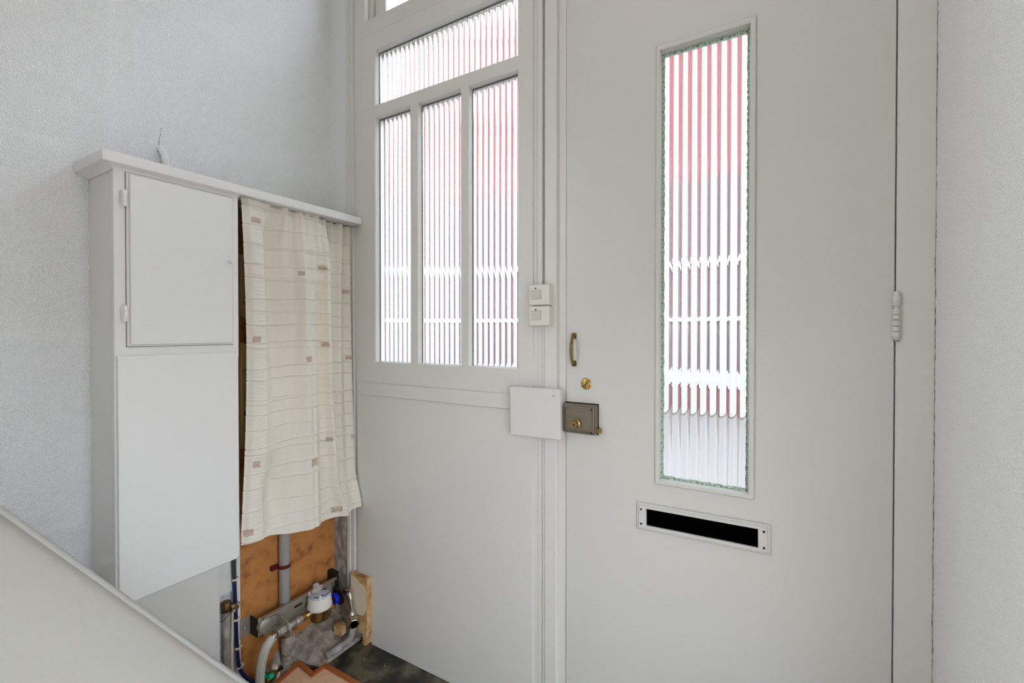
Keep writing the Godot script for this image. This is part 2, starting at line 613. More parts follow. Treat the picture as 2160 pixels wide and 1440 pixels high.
# ====================================================================== room shell
func build_shell() -> void:
	var s := structure("floor", "dark speckled green black floor with paint specks below the door", "floor")
	var st := mk()
	box(st, 0.0, 1.98, -0.1, 0.0, -0.06, 0.80, 0.0)
	obj("floor_covering", st, mats.floor, s)
	s = structure("floor_1", "unseen hall floor beyond the dark floor, made pale to bounce light", "floor")  # out of view, pale so that it throws light upwards
	st = mk()
	box(st, 0.0, 1.98, -0.1, 0.0, 0.80, 4.6, 0.0)
	obj("floor_covering", st, mats.unseen_hall_floor, s)
	st = mk()
	box(st, -0.1, 2.1, 3.2, 3.3, -0.12, 4.7, 0.0)
	s = obj("ceiling", st, mats.ceiling)
	tag(s, "plain white ceiling of the hall above the door", "ceiling").set_meta("kind", "structure")
	# left wall, with its rough plaster
	s = structure("wall_left", "rough plastered pale wall behind the meter cupboard", "wall")
	st = mk()
	XF = Transform3D(Basis(Vector3(0, 0, 1), Vector3(0, 1, 0), Vector3(-1, 0, 0)), Vector3(-0.05, 0, 0))
	slab_holes(st, [-0.12, 4.6, -0.1, 3.2], -0.05, 0.05, [[1.8, 2.75, 0.6, 2.85]], 0.0002)
	obj("plaster", st, mats.plaster, s)
	# a swelling of plaster over the cable end, and the crack above it
	st = mk()
	ragged_line(st, Vector3(0.0012, 1.845, 0.641), Vector3(0.0012, 1.925, 0.631), Vector3(1, 0, 0), Vector3(0, 0, 1), 0.0012, 0.0022, 7)
	obj("crack", st, mats.crack, s)
	s = structure("wall_right", "rough plastered pale wall at the right of the door", "wall")
	st = mk()
	XF = Transform3D(Basis(Vector3(0, 0, 1), Vector3(0, 1, 0), Vector3(-1, 0, 0)), Vector3(2.03, 0, 0))
	slab_holes(st, [-0.12, 4.6, -0.1, 3.2], -0.05, 0.05, [[0.58, 1.45, 0.06, 1.40]], 0.0002)
	obj("plaster", st, mats.plaster_right, s)
	st = mk()
	ragged_line(st, Vector3(1.9792, 0.0, 0.0028), Vector3(1.9792, 3.0, 0.0028), Vector3(-0.6, 0, 0.8), Vector3(1, 0, 0), 0.0006, 0.0014, 3)
	obj("crack", st, mats.crack, s)
	# return wall left of the window frame
	s = structure("wall_front", "narrow strip of pale plaster between the left wall and the window frame", "wall")
	st = mk()
	box(st, 0.0, 0.104, 0.62, 3.2, -0.12, 0.0, 0.0)
	obj("plaster", st, mats.plaster_smooth, s)
	st = mk()
	box(st, 0.0, 0.104, -0.1, 0.62, -0.12, 0.0, 0.0)
	obj("bare_plaster", st, mats.bare, s)
	st = mk()
	box(st, 0.104, 1.98, 3.11, 3.2, -0.12, 0.0, 0.0)
	obj("lintel", st, mats.plaster, s)
	st = mk()
	ragged_line(st, Vector3(0.1045, 1.76, 0.0022), Vector3(0.1045, 2.95, 0.0022), Vector3(0.3, 0, 0.9), Vector3(1, 0, 0), 0.0014, 0.0018, 5)
	obj("crack", st, mats.crack, s)
	s = structure("wall_back", "white wall at the far end of the hall behind the camera", "wall")
	st = mk()
	slab_holes(st, [-0.1, 2.08, -0.1, 3.2], -0.06, 0.06, [], 0.002)
	var o := obj("plaster", st, mats.ceiling, s)
	o.position = Vector3(0, 0, 4.66)
	s = structure("window_4", "unseen low window in the right wall, placed to light the left side", "window")  # unseen opening, placed to light the left wall and low parts
	s.position = Vector3(2.03, 0, 0)
	st = mk()
	XF = Transform3D(Basis(Vector3(0, 0, 1), Vector3(0, 1, 0), Vector3(-1, 0, 0)), Vector3.ZERO)
	slab_holes(st, [0.58, 1.45, 0.06, 1.40], -0.03, 0.03, [[0.62, 1.41, 0.10, 1.36]], 0.004)
	obj("unseen_window_frame", st, mats.paint, s)
	st = mk()
	box(st, -0.002, 0.002, 0.10, 1.36, 0.62, 1.41, 0.0)
	obj("pane", st, mats.pane, s)
	s = structure("window_5", "unseen window in the left wall above the stairs, placed to light the right wall", "window")  # unseen opening, placed to light the right wall
	s.position = Vector3(-0.05, 0, 0)
	st = mk()
	XF = Transform3D(Basis(Vector3(0, 0, 1), Vector3(0, 1, 0), Vector3(-1, 0, 0)), Vector3.ZERO)
	slab_holes(st, [1.8, 2.75, 0.6, 2.85], -0.03, 0.03, [[1.86, 2.69, 0.66, 2.79]], 0.004)
	obj("unseen_window_frame", st, mats.paint, s)
	st = mk()
	box(st, -0.002, 0.002, 0.66, 2.79, 1.86, 2.69, 0.0)
	obj("pane", st, mats.pane, s)


func ragged_line(st: SurfaceTool, a: Vector3, b: Vector3, n: Vector3, side: Vector3, w: float, wob: float, sd: int) -> void:
	# an uneven thin crack: a shallow strip that wanders from a to b
	var rng := RandomNumberGenerator.new()
	rng.seed = sd
	var steps := int((b - a).length() / 0.006) + 2
	var off := 0.0
	var pl := Vector3.ZERO
	var pr := Vector3.ZERO
	n = n.normalized()
	for i in steps + 1:
		off = off * 0.82 + rng.randf_range(-1, 1) * wob * 0.5
		var half: float = w * rng.randf_range(0.1, 1.0) * (0.35 if rng.randf() < 0.25 else 1.0)
		var p := a.lerp(b, float(i) / steps) + side * off
		var l := p - side * half
		var r := p + side * half
		if i > 0:
			quad(st, pl, pr, r, l, n)
		pl = l; pr = r


# ====================================================================== reeded glass
func reeded(st: SurfaceTool, x0: float, x1: float, y0: float, y1: float, zb: float, zf: float, pitch := 0.0236, h := 0.0045, phase := 0.0) -> void:
	# a solid sheet, flat outside (zb), with upright convex reeds on the room side whose crests reach zf
	var R := (pitch * pitch / 4.0 + h * h) / (2.0 * h)
	var xs := []
	var zs := []
	var nl := []
	var nr := []
	var k0 := floori((x0 - phase) / pitch)
	var k1 := ceili((x1 - phase) / pitch)
	for k in range(k0, k1):
		var a := maxf(x0, phase + k * pitch)
		var b := minf(x1, phase + (k + 1) * pitch)
		if b - a < 1e-5:
			continue
		var c := phase + (k + 0.5) * pitch
		var seg := 14
		for i in seg + 1:
			var x := lerpf(a, b, float(i) / seg)
			var d := x - c
			var z := zf - R + sqrt(R * R - d * d)
			var n := Vector3(d, 0, sqrt(R * R - d * d)).normalized()
			xs.append(x); zs.append(z); nl.append(n)
	for i in xs.size() - 1:
		if xs[i + 1] - xs[i] < 1e-7:
			continue
		var a := Vector3(xs[i], y0, zs[i])
		var b := Vector3(xs[i + 1], y0, zs[i + 1])
		var c := Vector3(xs[i + 1], y1, zs[i + 1])
		var d := Vector3(xs[i], y1, zs[i])
		quad4(st, a, b, c, d, nl[i], nl[i + 1], nl[i + 1], nl[i])
		var B := Vector3(0, 0, -1)
		var az := Vector3(xs[i], y0, zb)
		var bz := Vector3(xs[i + 1], y0, zb)
		var cz := Vector3(xs[i + 1], y1, zb)
		var dz := Vector3(xs[i], y1, zb)
		quad(st, az, bz, cz, dz, B)
		quad(st, a, b, bz, az, Vector3.DOWN)
		quad(st, d, c, cz, dz, Vector3.UP)
	var e := xs.size() - 1
	quad(st, Vector3(x0, y0, zb), Vector3(x0, y0, zs[0]), Vector3(x0, y1, zs[0]), Vector3(x0, y1, zb), Vector3.LEFT)
	quad(st, Vector3(x1, y0, zb), Vector3(x1, y0, zs[e]), Vector3(x1, y1, zs[e]), Vector3(x1, y1, zb), Vector3.RIGHT)


# ====================================================================== front joinery
func build_front() -> void:
	var st := mk()
	# left jamb moulding in three steps
	var s := structure("trim_1", "narrow stepped white moulding between plaster and window frame", "moulding")
	box(st, 0.104, 0.122, 0.0, 3.11, -0.05, 0.006, 0.0015)
	obj("moulding_strip", st, mats.paint, s)
	st = mk()
	box(st, 0.122, 0.1435, 0.0, 3.11, -0.05, 0.001, 0.0015)
	obj("moulding_strip", st, mats.paint, s)
	st = mk()
	box(st, 0.1435, 0.1600, 0.0, 3.11, -0.05, -0.006, 0.0015)
	obj("moulding_strip", st, mats.paint, s)

	# side light: one frame with four reeded panes
	var w := structure("window_1", "tall white side light with four panes of upright reeded glass", "window")
	var holes := [[0.2722, 0.459, 1.1605, 2.148], [0.4995, 0.7005, 1.1605, 2.148], [0.737, 0.9355, 1.1605, 2.148], [0.2722, 0.9355, 2.1985, 2.4185]]
	st = mk()
	slab_holes(st, [0.160, 0.996, 0.0, 2.4925], -0.055, 0.0, holes, 0.0045)
	obj("frame", st, mats.paint, w)
	var nm := ["pane", "pane", "pane", "pane"]
	for i in 4:
		var h: Array = holes[i]
		st = mk()
		reeded(st, h[0] + 0.0005, h[1] - 0.0005, h[2] + 0.0005, h[3] - 0.0005, -0.0345, -0.0265, 0.0236, 0.0042, h[0] + 0.006 * i)
		obj(nm[i], st, mats.glass, w)
		# thin dark bedding line round the glass
		st = mk()
		slab_holes(st, [h[0] + 0.0004, h[1] - 0.0004, h[2] + 0.0004, h[3] - 0.0004], -0.0263, -0.0245, [[h[0] + 0.0040, h[1] - 0.0015, h[2] + 0.0015, h[3] - 0.0055]], 0.0004)
		obj("glazing_seal", st, mats.seal, w)
	st = mk()
	box(st, 0.1965, 0.935, 1.0225, 1.0745, 0.0, 0.007, 0.002)
	obj("apron_board", st, mats.paint, w)
	st = mk()
	box(st, 0.250, 0.996, 0.0003, 0.0045, 0.0, 0.0045, 0.001)
	obj("paint_bead", st, mats.paint, w)
	# nail heads of the frame
	for p in [Vector2(0.2235, 2.357), Vector2(0.222, 1.758)]:
		st = mk()
		cyl(st, Vector3(p.x, p.y, -0.001), Vector3(p.x, p.y, 0.0007), 0.0022, 0.0003, 10)
		obj("nail_head", st, mats.plastic_edge, w)

	# transom lights above
	w = structure("window_2", "clear transom light above the reeded side light", "window")
	st = mk()
	slab_holes(st, [0.160, 1.035, 2.4890, 3.11], -0.055, -0.0012, [[0.2145, 0.975, 2.556, 3.065]], 0.003)
	obj("frame", st, mats.paint, w)
	st = mk()
	slab_holes(st, [0.2145, 0.975, 2.556, 3.065], -0.05, -0.022, [[0.232, 0.957, 2.5575, 3.055]], 0.003)
	obj("stop", st, mats.paint, w)
	st = mk()
	slab_holes(st, [0.2325, 0.9565, 2.5578, 3.0545], -0.052, -0.036, [[0.297, 0.905, 2.584, 3.025]], 0.006)
	obj("sash", st, mats.paint, w)
	st = mk()
	box(st, 0.297, 0.905, 2.584, 3.025, -0.048, -0.044, 0.0)
	obj("pane", st, mats.pane, w)
	w = structure("window_3", "clear transom light above the front door", "window")
	st = mk()
	slab_holes(st, [1.037, 1.979, 2.4890, 3.11], -0.055, -0.0012, [[1.14, 1.90, 2.556, 3.065]], 0.003)
	obj("frame", st, mats.paint, w)
	st = mk()
	box(st, 1.14, 1.90, 2.556, 3.065, -0.048, -0.044, 0.0)
	obj("pane", st, mats.pane, w)

	# mullion between side light and door
	s = structure("trim_2", "white mullion boards between the side light and the door", "mullion")
	st = mk()
	box(st, 0.996, 1.1112, 0.0, 2.4925, -0.055, -0.024, 0.0)
	obj("backing", st, mats.gap_shade, s)  # coloured dark for the shade between the mullion strips
	st = mk()
	box(st, 0.9900, 1.0150, 0.0, 2.4925, -0.03, -0.0045, 0.001)
	obj("edge_strip", st, mats.paint, s)
	st = mk()
	box(st, 1.0108, 1.0335, 0.0, 2.4925, -0.03, -0.0028, 0.0015)
	obj("inner_strip", st, mats.paint, s)
	st = mk()
	box(st, 1.0300, 1.0400, 0.0, 1.43, -0.03, 0.003, 0.0025)
	obj("filler_strip", st, mats.paint, s)
	st = mk()
	box(st, 1.0370, 1.0838, 0.0, 2.4925, -0.03, 0.007, 0.005)
	obj("cover_board", st, mats.paint, s)
	st = mk()
	box(st, 1.0780, 1.1104, 0.0, 2.4925, -0.03, -0.005, 0.0015)
	obj("rebate_strip", st, mats.paint, s)
	# right jamb
	s = structure("trim_3", "flat white jamb between the hinged door edge and the right wall", "jamb")
	st = mk()
	box(st, 1.9132, 1.9798, 0.0, 2.4925, -0.055, 0.0, 0.0015)
	obj("jamb_board", st, mats.paint, s)
	st = mk()
	box(st, 1.905, 1.98, 0.0, 2.4925, -0.09, -0.0555, 0.0)
	obj("backing", st, mats.gap_shade, s)  # coloured dark for the shade in the hinge-side gap
	st = mk()
	box(st, 1.09, 1.905, 2.4885, 2.4935, -0.09, -0.0555, 0.0)
	obj("head_stop", st, mats.gap_shade, s)  # coloured dark for the shade in the gap over the door


# ====================================================================== front door
func build_door() -> void:
	var d := structure("door_1", "white front door with a tall narrow reeded glass slot", "door")
	var hole := [1.3985, 1.6205, 0.8660, 2.0655]
	var st := mk()
	slab_holes(st, [1.1117, 1.9113, 0.006, 2.488], -0.045, 0.0, [hole], 0.0025)
	obj("slab", st, mats.paint_door, d)
	st = mk()
	slab_holes(st, [1.3860, 1.6345, 0.8535, 2.0825], 0.0, 0.0065, [hole], 0.0028)
	obj("glazing_bead", st, mats.paint_door, d)
	st = mk()
	reeded(st, hole[0] + 0.0005, hole[1] - 0.0005, hole[2] + 0.0005, hole[3] - 0.0005, -0.0275, -0.0195, 0.0239, 0.0042, hole[0] + 0.004)
	obj("pane", st, mats.glass, d)
	# uneven weathered putty round the glass
	var rng := RandomNumberGenerator.new()
	rng.seed = 12
	st = mk()
	var z := -0.0185
	for side in 4:
		var horizontal := side >= 2
		var L: float = (hole[1] - hole[0]) if horizontal else (hole[3] - hole[2])
		var steps := int(L / 0.007)
		var pw := 0.0068
		for i in steps:
			var w2: float = clampf(0.0068 + rng.randf_range(-0.0013, 0.0015), 0.004, 0.010)
			var a0 := L * i / steps
			var a1 := L * (i + 1) / steps
			var q := []
			for k in [[a0, 0.0], [a1, 0.0], [a1, w2], [a0, pw]]:
				var u: float = k[0]
				var t: float = k[1]
				var zz := z + (0.0008 if t > 0.0 else 0.004)
				match side:
					0: q.append(Vector3(hole[0] + t, hole[2] + u, zz))
					1: q.append(Vector3(hole[1] - t, hole[2] + u, zz))
					2: q.append(Vector3(hole[0] + u, hole[2] + t, zz))
					3: q.append(Vector3(hole[0] + u, hole[3] - t, zz))
			quad(st, q[0], q[1], q[2], q[3], Vector3(0, 0, 1))
			# inner edge down to the glass
			var e0: Vector3 = q[3]
			var e1: Vector3 = q[2]
			quad(st, e0, e1, e1 - Vector3(0, 0, 0.004), e0 - Vector3(0, 0, 0.004), [Vector3.RIGHT, Vector3.LEFT, Vector3.UP, Vector3.DOWN][side])
			pw = w2
	obj("putty", st, mats.putty, d).set_meta("label", "weathered green putty round the glass")

	# brass pull handle: two feet and a twisted bow
	var hy0 := 1.186
	var hy1 := 1.268
	var hx := 1.1395
	st = mk()
	for y in [hy0, hy1]:
		var sg := 1.0 if y == hy0 else -1.0
		XF = Transform3D(Basis(), Vector3(hx, y, 0))
		prism(st, round_rect(-0.0075, 0.0075, -0.009 - 0.002 * sg, 0.009 - 0.002 * sg, 0.002), 0.0035, 0.001)
		rbox(st, Vector3(-0.005, -0.005, 0.003), Vector3(0.005, 0.005, 0.014), 0.002)
		XF = Transform3D()
	var hp := []
	var hr := []
	for i in 25:
		var t := i / 24.0
		var y := lerpf(hy0 + 0.001, hy1 - 0.001, t)
		hp.append(Vector3(hx, y, 0.011 + 0.012 * pow(sin(PI * t), 0.6)))
		hr.append(0.0042 + 0.0014 * sin(PI * t) + (0.0005 * cos(t * TAU * 9.0) if t > 0.25 and t < 0.75 else 0.0))
	tube(st, hp, hr, 14)
	var o := obj("pull_handle", st, mats.brass_handle, d)
	for p in [Vector2(hx - 0.003, hy1 + 0.0065), Vector2(hx - 0.003, hy0 - 0.0065), Vector2(hx + 0.0035, hy0 - 0.007)]:
		st = mk()
		cyl(st, Vector3(p.x, p.y, 0.003), Vector3(p.x, p.y, 0.0042), 0.0024, 0.0004, 12)
		obj("screw", st, mats.steel_dark, o)

	# brass lock rose with its cylinder
	var c := Vector3(1.1795, 1.1235, 0.0)
	st = mk()
	XF = along(c, Vector3(0, 0, 1))
	lathe(st, [Vector2(0.0175, 0), Vector2(0.0175, 0.0015), Vector2(0.0165, 0.003), Vector2(0.0125, 0.0042), Vector2(0.0118, 0.0042), Vector2(0.0118, 0.0032), Vector2(0.0108, 0.0032), Vector2(0.0108, 0.0065), Vector2(0.0098, 0.0075), Vector2(0.0, 0.0078)], 40)
	o = obj("lock_rose", st, mats.brass, d)
	st = mk()
	box(st, c.x - 0.0011, c.x + 0.0011, c.y - 0.0062, c.y + 0.0035, 0.0072, 0.0082, 0.0002)
	cyl(st, Vector3(c.x, c.y + 0.004, 0.0072), Vector3(c.x, c.y + 0.004, 0.0082), 0.0022, 0.0002, 12)
	obj("keyhole", st, mats.dark, o)
	for k in 3:
		var a := PI / 2 + TAU * k / 3.0
		var p := c + Vector3(cos(a), sin(a), 0) * 0.0145
		st = mk()
		cyl(st, p + Vector3(0, 0, 0.002), p + Vector3(0, 0, 0.0042), 0.0018, 0.0004, 10)
		obj("screw", st, mats.brass_dull, o)

	# rim lock
	st = mk()
	XF = Transform3D(Basis(), Vector3(0, 0, 0.0))
	prism(st, round_rect(1.1132, 1.2172, 0.9725, 1.0615, [0.003, 0.005, 0.004, 0.003]), 0.020, 0.002)
	prism(st, round_rect(1.1140, 1.2140, 0.9755, 1.0580, [0.003, 0.006, 0.006, 0.003]), 0.0275, 0.0035)
	o = obj("rim_lock", st, mats.lock, d)
	o.set_meta("label", "grey metal rim lock with brass cylinder")
	st = mk()
	slab_holes(st, [1.1122, 1.2194, 0.9705, 1.0645], -0.001, 0.0008, [[1.115, 1.21, 0.98, 1.05]], 0.0003)
	obj("cutout_shade", st, mats.dark, o)  # dark ring painted for the shade in the cut-out round the lock
	st = mk()
	var kc := Vector3(1.1555, 1.0045, 0.0)
	XF = along(kc + Vector3(0, 0, 0.027), Vector3(0, 0, 1))
	lathe(st, [Vector2(0.0145, 0), Vector2(0.0145, 0.002), Vector2(0.0115, 0.004), Vector2(0.0115, 0.004), Vector2(0.0115, 0.013), Vector2(0.0105, 0.0145), Vector2(0, 0.0147)], 32)
	obj("lock_cylinder", st, mats.brass_old, o)
	st = mk()
	box(st, kc.x - 0.001, kc.x + 0.001, kc.y - 0.007, kc.y - 0.001, 0.0412, 0.0421, 0.0002)
	cyl(st, kc + Vector3(0, -0.001, 0.0412), kc + Vector3(0, -0.001, 0.0421), 0.0021, 0.0002, 12)
	obj("keyhole", st, mats.dark, o)
	for p in [Vector2(1.207, 1.0505), Vector2(1.207, 0.9795)]:
		st = mk()
		cyl(st, Vector3(p.x, p.y, 0.0268), Vector3(p.x, p.y, 0.0284), 0.0033, 0.0006, 14)
		obj("screw", st, mats.steel_dark, o)
	st = mk()
	cyl(st, Vector3(1.2165, 0.9865, 0.012), Vector3(1.2235, 0.9865, 0.012), 0.004, 0.0006, 16)
	prism_ngon(st, Vector3(1.2225, 0.9865, 0.012), Vector3(1.2315, 0.9865, 0.012), 0.0075, 8, 0.001)
	obj("snib_knob", st, mats.brass_old, o)

	# letter plate, a little crooked
	var lp := Transform3D(Basis(Vector3(0, 0, 1), deg_to_rad(0.75)), Vector3(1.5035, 0.7568, 0.0))
	st = mk()
	XF = lp
	slab_holes(st, [-0.1685, 0.1685, -0.0385, 0.0385], 0.0, 0.006, [[-0.140, 0.140, -0.0235, 0.0235]], 0.0025)
	slab_holes(st, [-0.1625, 0.1625, -0.033, 0.033], 0.004, 0.0095, [[-0.140, 0.140, -0.0235, 0.0235]], 0.002)
	o = obj("letter_plate", st, mats.paint_door, d)
	# black brush that closes the slot: two rows of bristles
	st = mk()
	XF = lp
	box(st, -0.1402, 0.1402, -0.0237, 0.0237, 0.0002, 0.0018, 0.0)
	for i in 112:
		var x := -0.139 + 0.0025 * i
		for r2 in [[-0.0236, -0.0012], [0.0012, 0.0236]]:
			box(st, x, x + 0.0021, r2[0], r2[1], 0.0015, 0.0034 + 0.0005 * sin(i * 12.7), 0.0)
	obj("brush", st, mats.black, o)
	for p in [Vector2(-0.1545, 0.0205), Vector2(-0.1545, -0.0205), Vector2(0.1535, 0.0205), Vector2(0.1535, -0.0205)]:
		st = mk()
		XF = lp
		cyl(st, Vector3(p.x, p.y, 0.0085), Vector3(p.x, p.y, 0.0105), 0.0031, 0.0006, 14)
		obj("screw", st, mats.steel_dark, o)

	# painted knuckle hinge on the right edge
	st = mk()
	XF = along(Vector3(1.9130, 1.2600, 0.0035), Vector3(0, 1, 0))
	lathe(st, [Vector2(0, 0.0), Vector2(0.003, 0.001), Vector2(0.0055, 0.0065), Vector2(0.0065, 0.009), Vector2(0.0065, 0.009), Vector2(0.0078, 0.010), Vector2(0.0078, 0.022), Vector2(0.007, 0.0228)], 20)
	obj("hinge_knuckle", st, mats.paint_door, d)
	var ky := [[0.0234, 0.0350, 0.0070], [0.0357, 0.0484, 0.0078], [0.0491, 0.0605, 0.0069], [0.0612, 0.0745, 0.0078]]
	for k in ky:
		st = mk()
		cyl(st, Vector3(1.9130, 1.26 + k[0], 0.0035), Vector3(1.9130, 1.26 + k[1], 0.0035), k[2], 0.0009, 20)
		obj("hinge_knuckle", st, mats.paint_door, d)
	st = mk()
	XF = along(Vector3(1.9135, 1.336, 0.0035), Vector3(0, 1, 0))
	lathe(st, [Vector2(0.0048, -0.002), Vector2(0.0048, 0.004), Vector2(0.0075, 0.0055), Vector2(0.0082, 0.008), Vector2(0.0072, 0.0105), Vector2(0.0072, 0.0105), Vector2(0.0082, 0.012), Vector2(0.0082, 0.024), Vector2(0.0068, 0.027), Vector2(0.0068, 0.027), Vector2(0.007, 0.033), Vector2(0.005, 0.0365), Vector2(0, 0.037)], 20)
	obj("hinge_finial", st, mats.paint_door, d)
	st = mk()
	cyl(st, Vector3(1.9130, 1.262, 0.0030), Vector3(1.9130, 1.345, 0.0030), 0.0045, 0.0, 12)
	obj("hinge_pin", st, mats.dark, d)


# ====================================================================== fittings on the mullion
func build_door_side() -> void:
	var rows := [[1.3665, 1.4325, "upper of the two cream light switches on the mullion"], [1.3010, 1.3645, "lower of the two cream light switches on the mullion"]]
	for r in rows:
		var t := thing("light_switch", r[2], "light switch", Vector3(0, 0, 0), "cream light switches beside the door")
		var st := mk()
		XF = Transform3D(Basis(), Vector3(0, 0, 0.0072))
		prism(st, round_rect(0.9930, 1.0675, r[0], r[1], 0.005), 0.0195, 0.003)
		obj("housing", st, mats.plastic, t)
		st = mk()
		var y0: float = r[0] + 0.0185
		XF = Transform3D(Basis(Vector3(1, 0, 0), 0.07), Vector3(0, y0, 0.0255))
		box(st, 1.0035, 1.0380, 0.0, 0.0295, 0.0, 0.0036, 0.0012)
		obj("rocker", st, mats.plastic_edge, t)
		st = mk()
		cyl(st, Vector3(1.0190, r[1] - 0.0125, 0.0262), Vector3(1.0190, r[1] - 0.0125, 0.0274), 0.0024, 0.0003, 14)
		obj("indicator", st, mats.dark, t)
	# cable duct that climbs from the switches
	var st := mk()
	box(st, 1.0145, 1.0325, 1.4325, 2.4925, -0.0012, 0.0085, 0.0022)
	var o := obj("cable_duct", st, mats.paint)
	tag(o, "slim white cable duct running up from the light switches", "cable duct")
	# boxed strike on the mullion
	var b := thing("strike_box", "white painted wooden box beside the rim lock", "box")
	st = mk()
	XF = Transform3D(Basis(Vector3(0, 0, 1), deg_to_rad(1.0)), Vector3(1.018, 1.0255, 0.0072))
	box(st, -0.0905, 0.0905, -0.0785, 0.0785, 0.0, 0.0265, 0.0022)
	obj("casing", st, mats.paint, b)
	st = mk()
	cyl(st, Vector3(1.0855, 1.0835, 0.0332), Vector3(1.0855, 1.0835, 0.0347), 0.0032, 0.0005, 14)
	obj("screw", st, mats.steel, b)


# ====================================================================== meter cupboard
func build_cupboard() -> void:
	var c := thing("meter_cupboard", "white wall cupboard with hinged door, mounted on the left wall", "cupboard")
	var st := mk()
	box(st, 0.0005, 0.1735, 0.60, 1.7232, 0.4905, 0.8075, 0.0015)
	box(st, 0.02, 0.1735, 0.5560, 0.60, 0.4905, 0.8075, 0.0015)
	obj("carcass", st, mats.paint_cab, c)
	st = mk()
	box(st, 0.1450, 0.1560, 0.60, 1.7118, 0.8060, 0.8115, 0.0022)
	box(st, 0.1585, 0.1750, 0.54, 1.7118, 0.8060, 0.8125, 0.0022)
	obj("corner_bead", st, mats.paint_cab, c)
	# face frame round the door
	st = mk()
	XF = on_left(Vector3(0.1700, 0, 0))
	slab_holes(st, [-0.8115, -0.4905, 1.2000, 1.7230], 0.0, 0.0052, [[-0.7862, -0.5078, 1.2412, 1.7168]], 0.0008)
	obj("face_frame", st, mats.paint_cab, c)
	# dark strip painted for the shade in the slit round the hinged door
	st = mk()
	XF = on_left(Vector3(0.1700, 0, 0))
	slab_holes(st, [-0.7875, -0.507, 1.240, 1.7185], 0.0, 0.0038, [[-0.78, -0.514, 1.248, 1.71]], 0.0)
	obj("slit_shade", st, mats.gap_shade, c)
	st = mk()
	XF = on_left(Vector3(0.1738, 0, 0))
	prism(st, round_rect(-0.7852, -0.5085, 1.2422, 1.7112, 0.0), 0.0052, 0.0018)
	prism(st, round_rect(-0.7800, -0.5125, 1.2465, 1.7072, 0.0), 0.0125, 0.0030)
	var door := obj("door", st, mats.paint_cab, c)
	st = mk()
	XF = along(Vector3(0.1855, 1.5035, 0.5245), Vector3(1, 0, 0))
	lathe(st, [Vector2(0.0036, 0), Vector2(0.0036, 0.009), Vector2(0.0080, 0.0105), Vector2(0.0086, 0.0135), Vector2(0.0070, 0.0158), Vector2(0.0036, 0.0162), Vector2(0.0034, 0.0185), Vector2(0, 0.0192)], 24)
	obj("knob", st, mats.paint_cab, door)
	for y in [[1.6165, 1.6625], [1.3095, 1.3545]]:
		st = mk()
		XF = along(Vector3(0.1835, y[0], 0.7905), Vector3(0, 1, 0))
		var L: float = y[1] - y[0]
		lathe(st, [Vector2(0, 0), Vector2(0.0040, 0.0004), Vector2(0.0056, 0.002), Vector2(0.0056, L * 0.26), Vector2(0.0046, L * 0.275), Vector2(0.0056, L * 0.29), Vector2(0.0056, L * 0.62), Vector2(0.0046, L * 0.635), Vector2(0.0056, L * 0.65), Vector2(0.0056, L - 0.006), Vector2(0.003, L - 0.001), Vector2(0, L)], 18)
		box(st, -0.008, -0.001, 0.002, L - 0.004, -0.0055, 0.0055, 0.001)
		obj("hinge", st, mats.paint_cab, c)
	# lower fixed panel, proud of the frame, one corner rounded
	st = mk()
	XF = on_left(Vector3(0.1738, 0, 0))
	prism(st, round_rect(-0.8090, -0.4965, 0.5520, 1.2182, [0.0, 0.014, 0.0, 0.0]), 0.0125, 0.0025)
	obj("lower_panel", st, mats.paint_cab, c)
	# top board and the cove below it
	st = mk()
	box(st, 0.0005, 0.1960, 1.7235, 1.7530, 0.0012, 0.8410, 0.0025)
	obj("top_board", st, mats.paint_cab, c)
	st = mk()
	var prof := [Vector2(0.0, 1.7118), Vector2(0.0030, 1.7118), Vector2(0.0036, 1.7140), Vector2(0.0056, 1.7172), Vector2(0.0096, 1.7196), Vector2(0.0145, 1.7208), Vector2(0.0150, 1.7222), Vector2(0.0180, 1.7224), Vector2(0.0180, 1.7236)]
	for i in prof.size() - 1:
		var p: Vector2 = prof[i]
		var q: Vector2 = prof[i + 1]
		var d := (q - p).normalized()
		var n2 := Vector2(d.y, -d.x)
		var path := func(o2: float, y: float) -> Array:
			return [Vector3(0.0008, y, 0.8085 + o2), Vector3(0.1735 + o2, y, 0.8085 + o2), Vector3(0.1735 + o2, y, 0.4905)]
		var a: Array = path.call(p.x, p.y)
		var b: Array = path.call(q.x, q.y)
		quad(st, a[0], a[1], b[1], b[0], Vector3(0, n2.y, n2.x))
		quad(st, a[1], a[2], b[2], b[1], Vector3(n2.x, n2.y, 0))
	for i in prof.size() - 1:  # the cut end
		var p: Vector2 = prof[i]
		var q: Vector2 = prof[i + 1]
		quad(st, Vector3(0.1735, p.y, 0.4905), Vector3(0.1735 + p.x, p.y, 0.4905), Vector3(0.1735 + q.x, q.y, 0.4905), Vector3(0.1735, q.y, 0.4905), Vector3(0, 0, -1))
	obj("cove_moulding", st, mats.paint_cab, c)

	# painted-over cable end that comes out of the wall above the top board
	st = mk()
	tube(st, smooth_path([Vector3(-0.006, 1.862, 0.634), Vector3(0.004, 1.855, 0.632), Vector3(0.013, 1.835, 0.628), Vector3(0.017, 1.80, 0.624), Vector3(0.017, 1.7535, 0.622)], 6), 0.010, 14)
	tag(obj("cable_stub", st, mats.plaster), "short painted cable stub bulging from the wall above the cupboard top", "cable")


# ====================================================================== curtain
const TUCKS := [436, 470, 474, 505, 540, 545, 577, 601, 606, 642, 669, 694, 727, 740, 776, 799, 838, 842, 865, 893, 924, 939, 972, 999, 1043, 1072, 1096]
var tuck_y := []
var cn := FastNoiseLite.new()


func ridge(s: float, c: float, w: float) -> float:
	return exp(-pow((s - c) / w, 2.0))


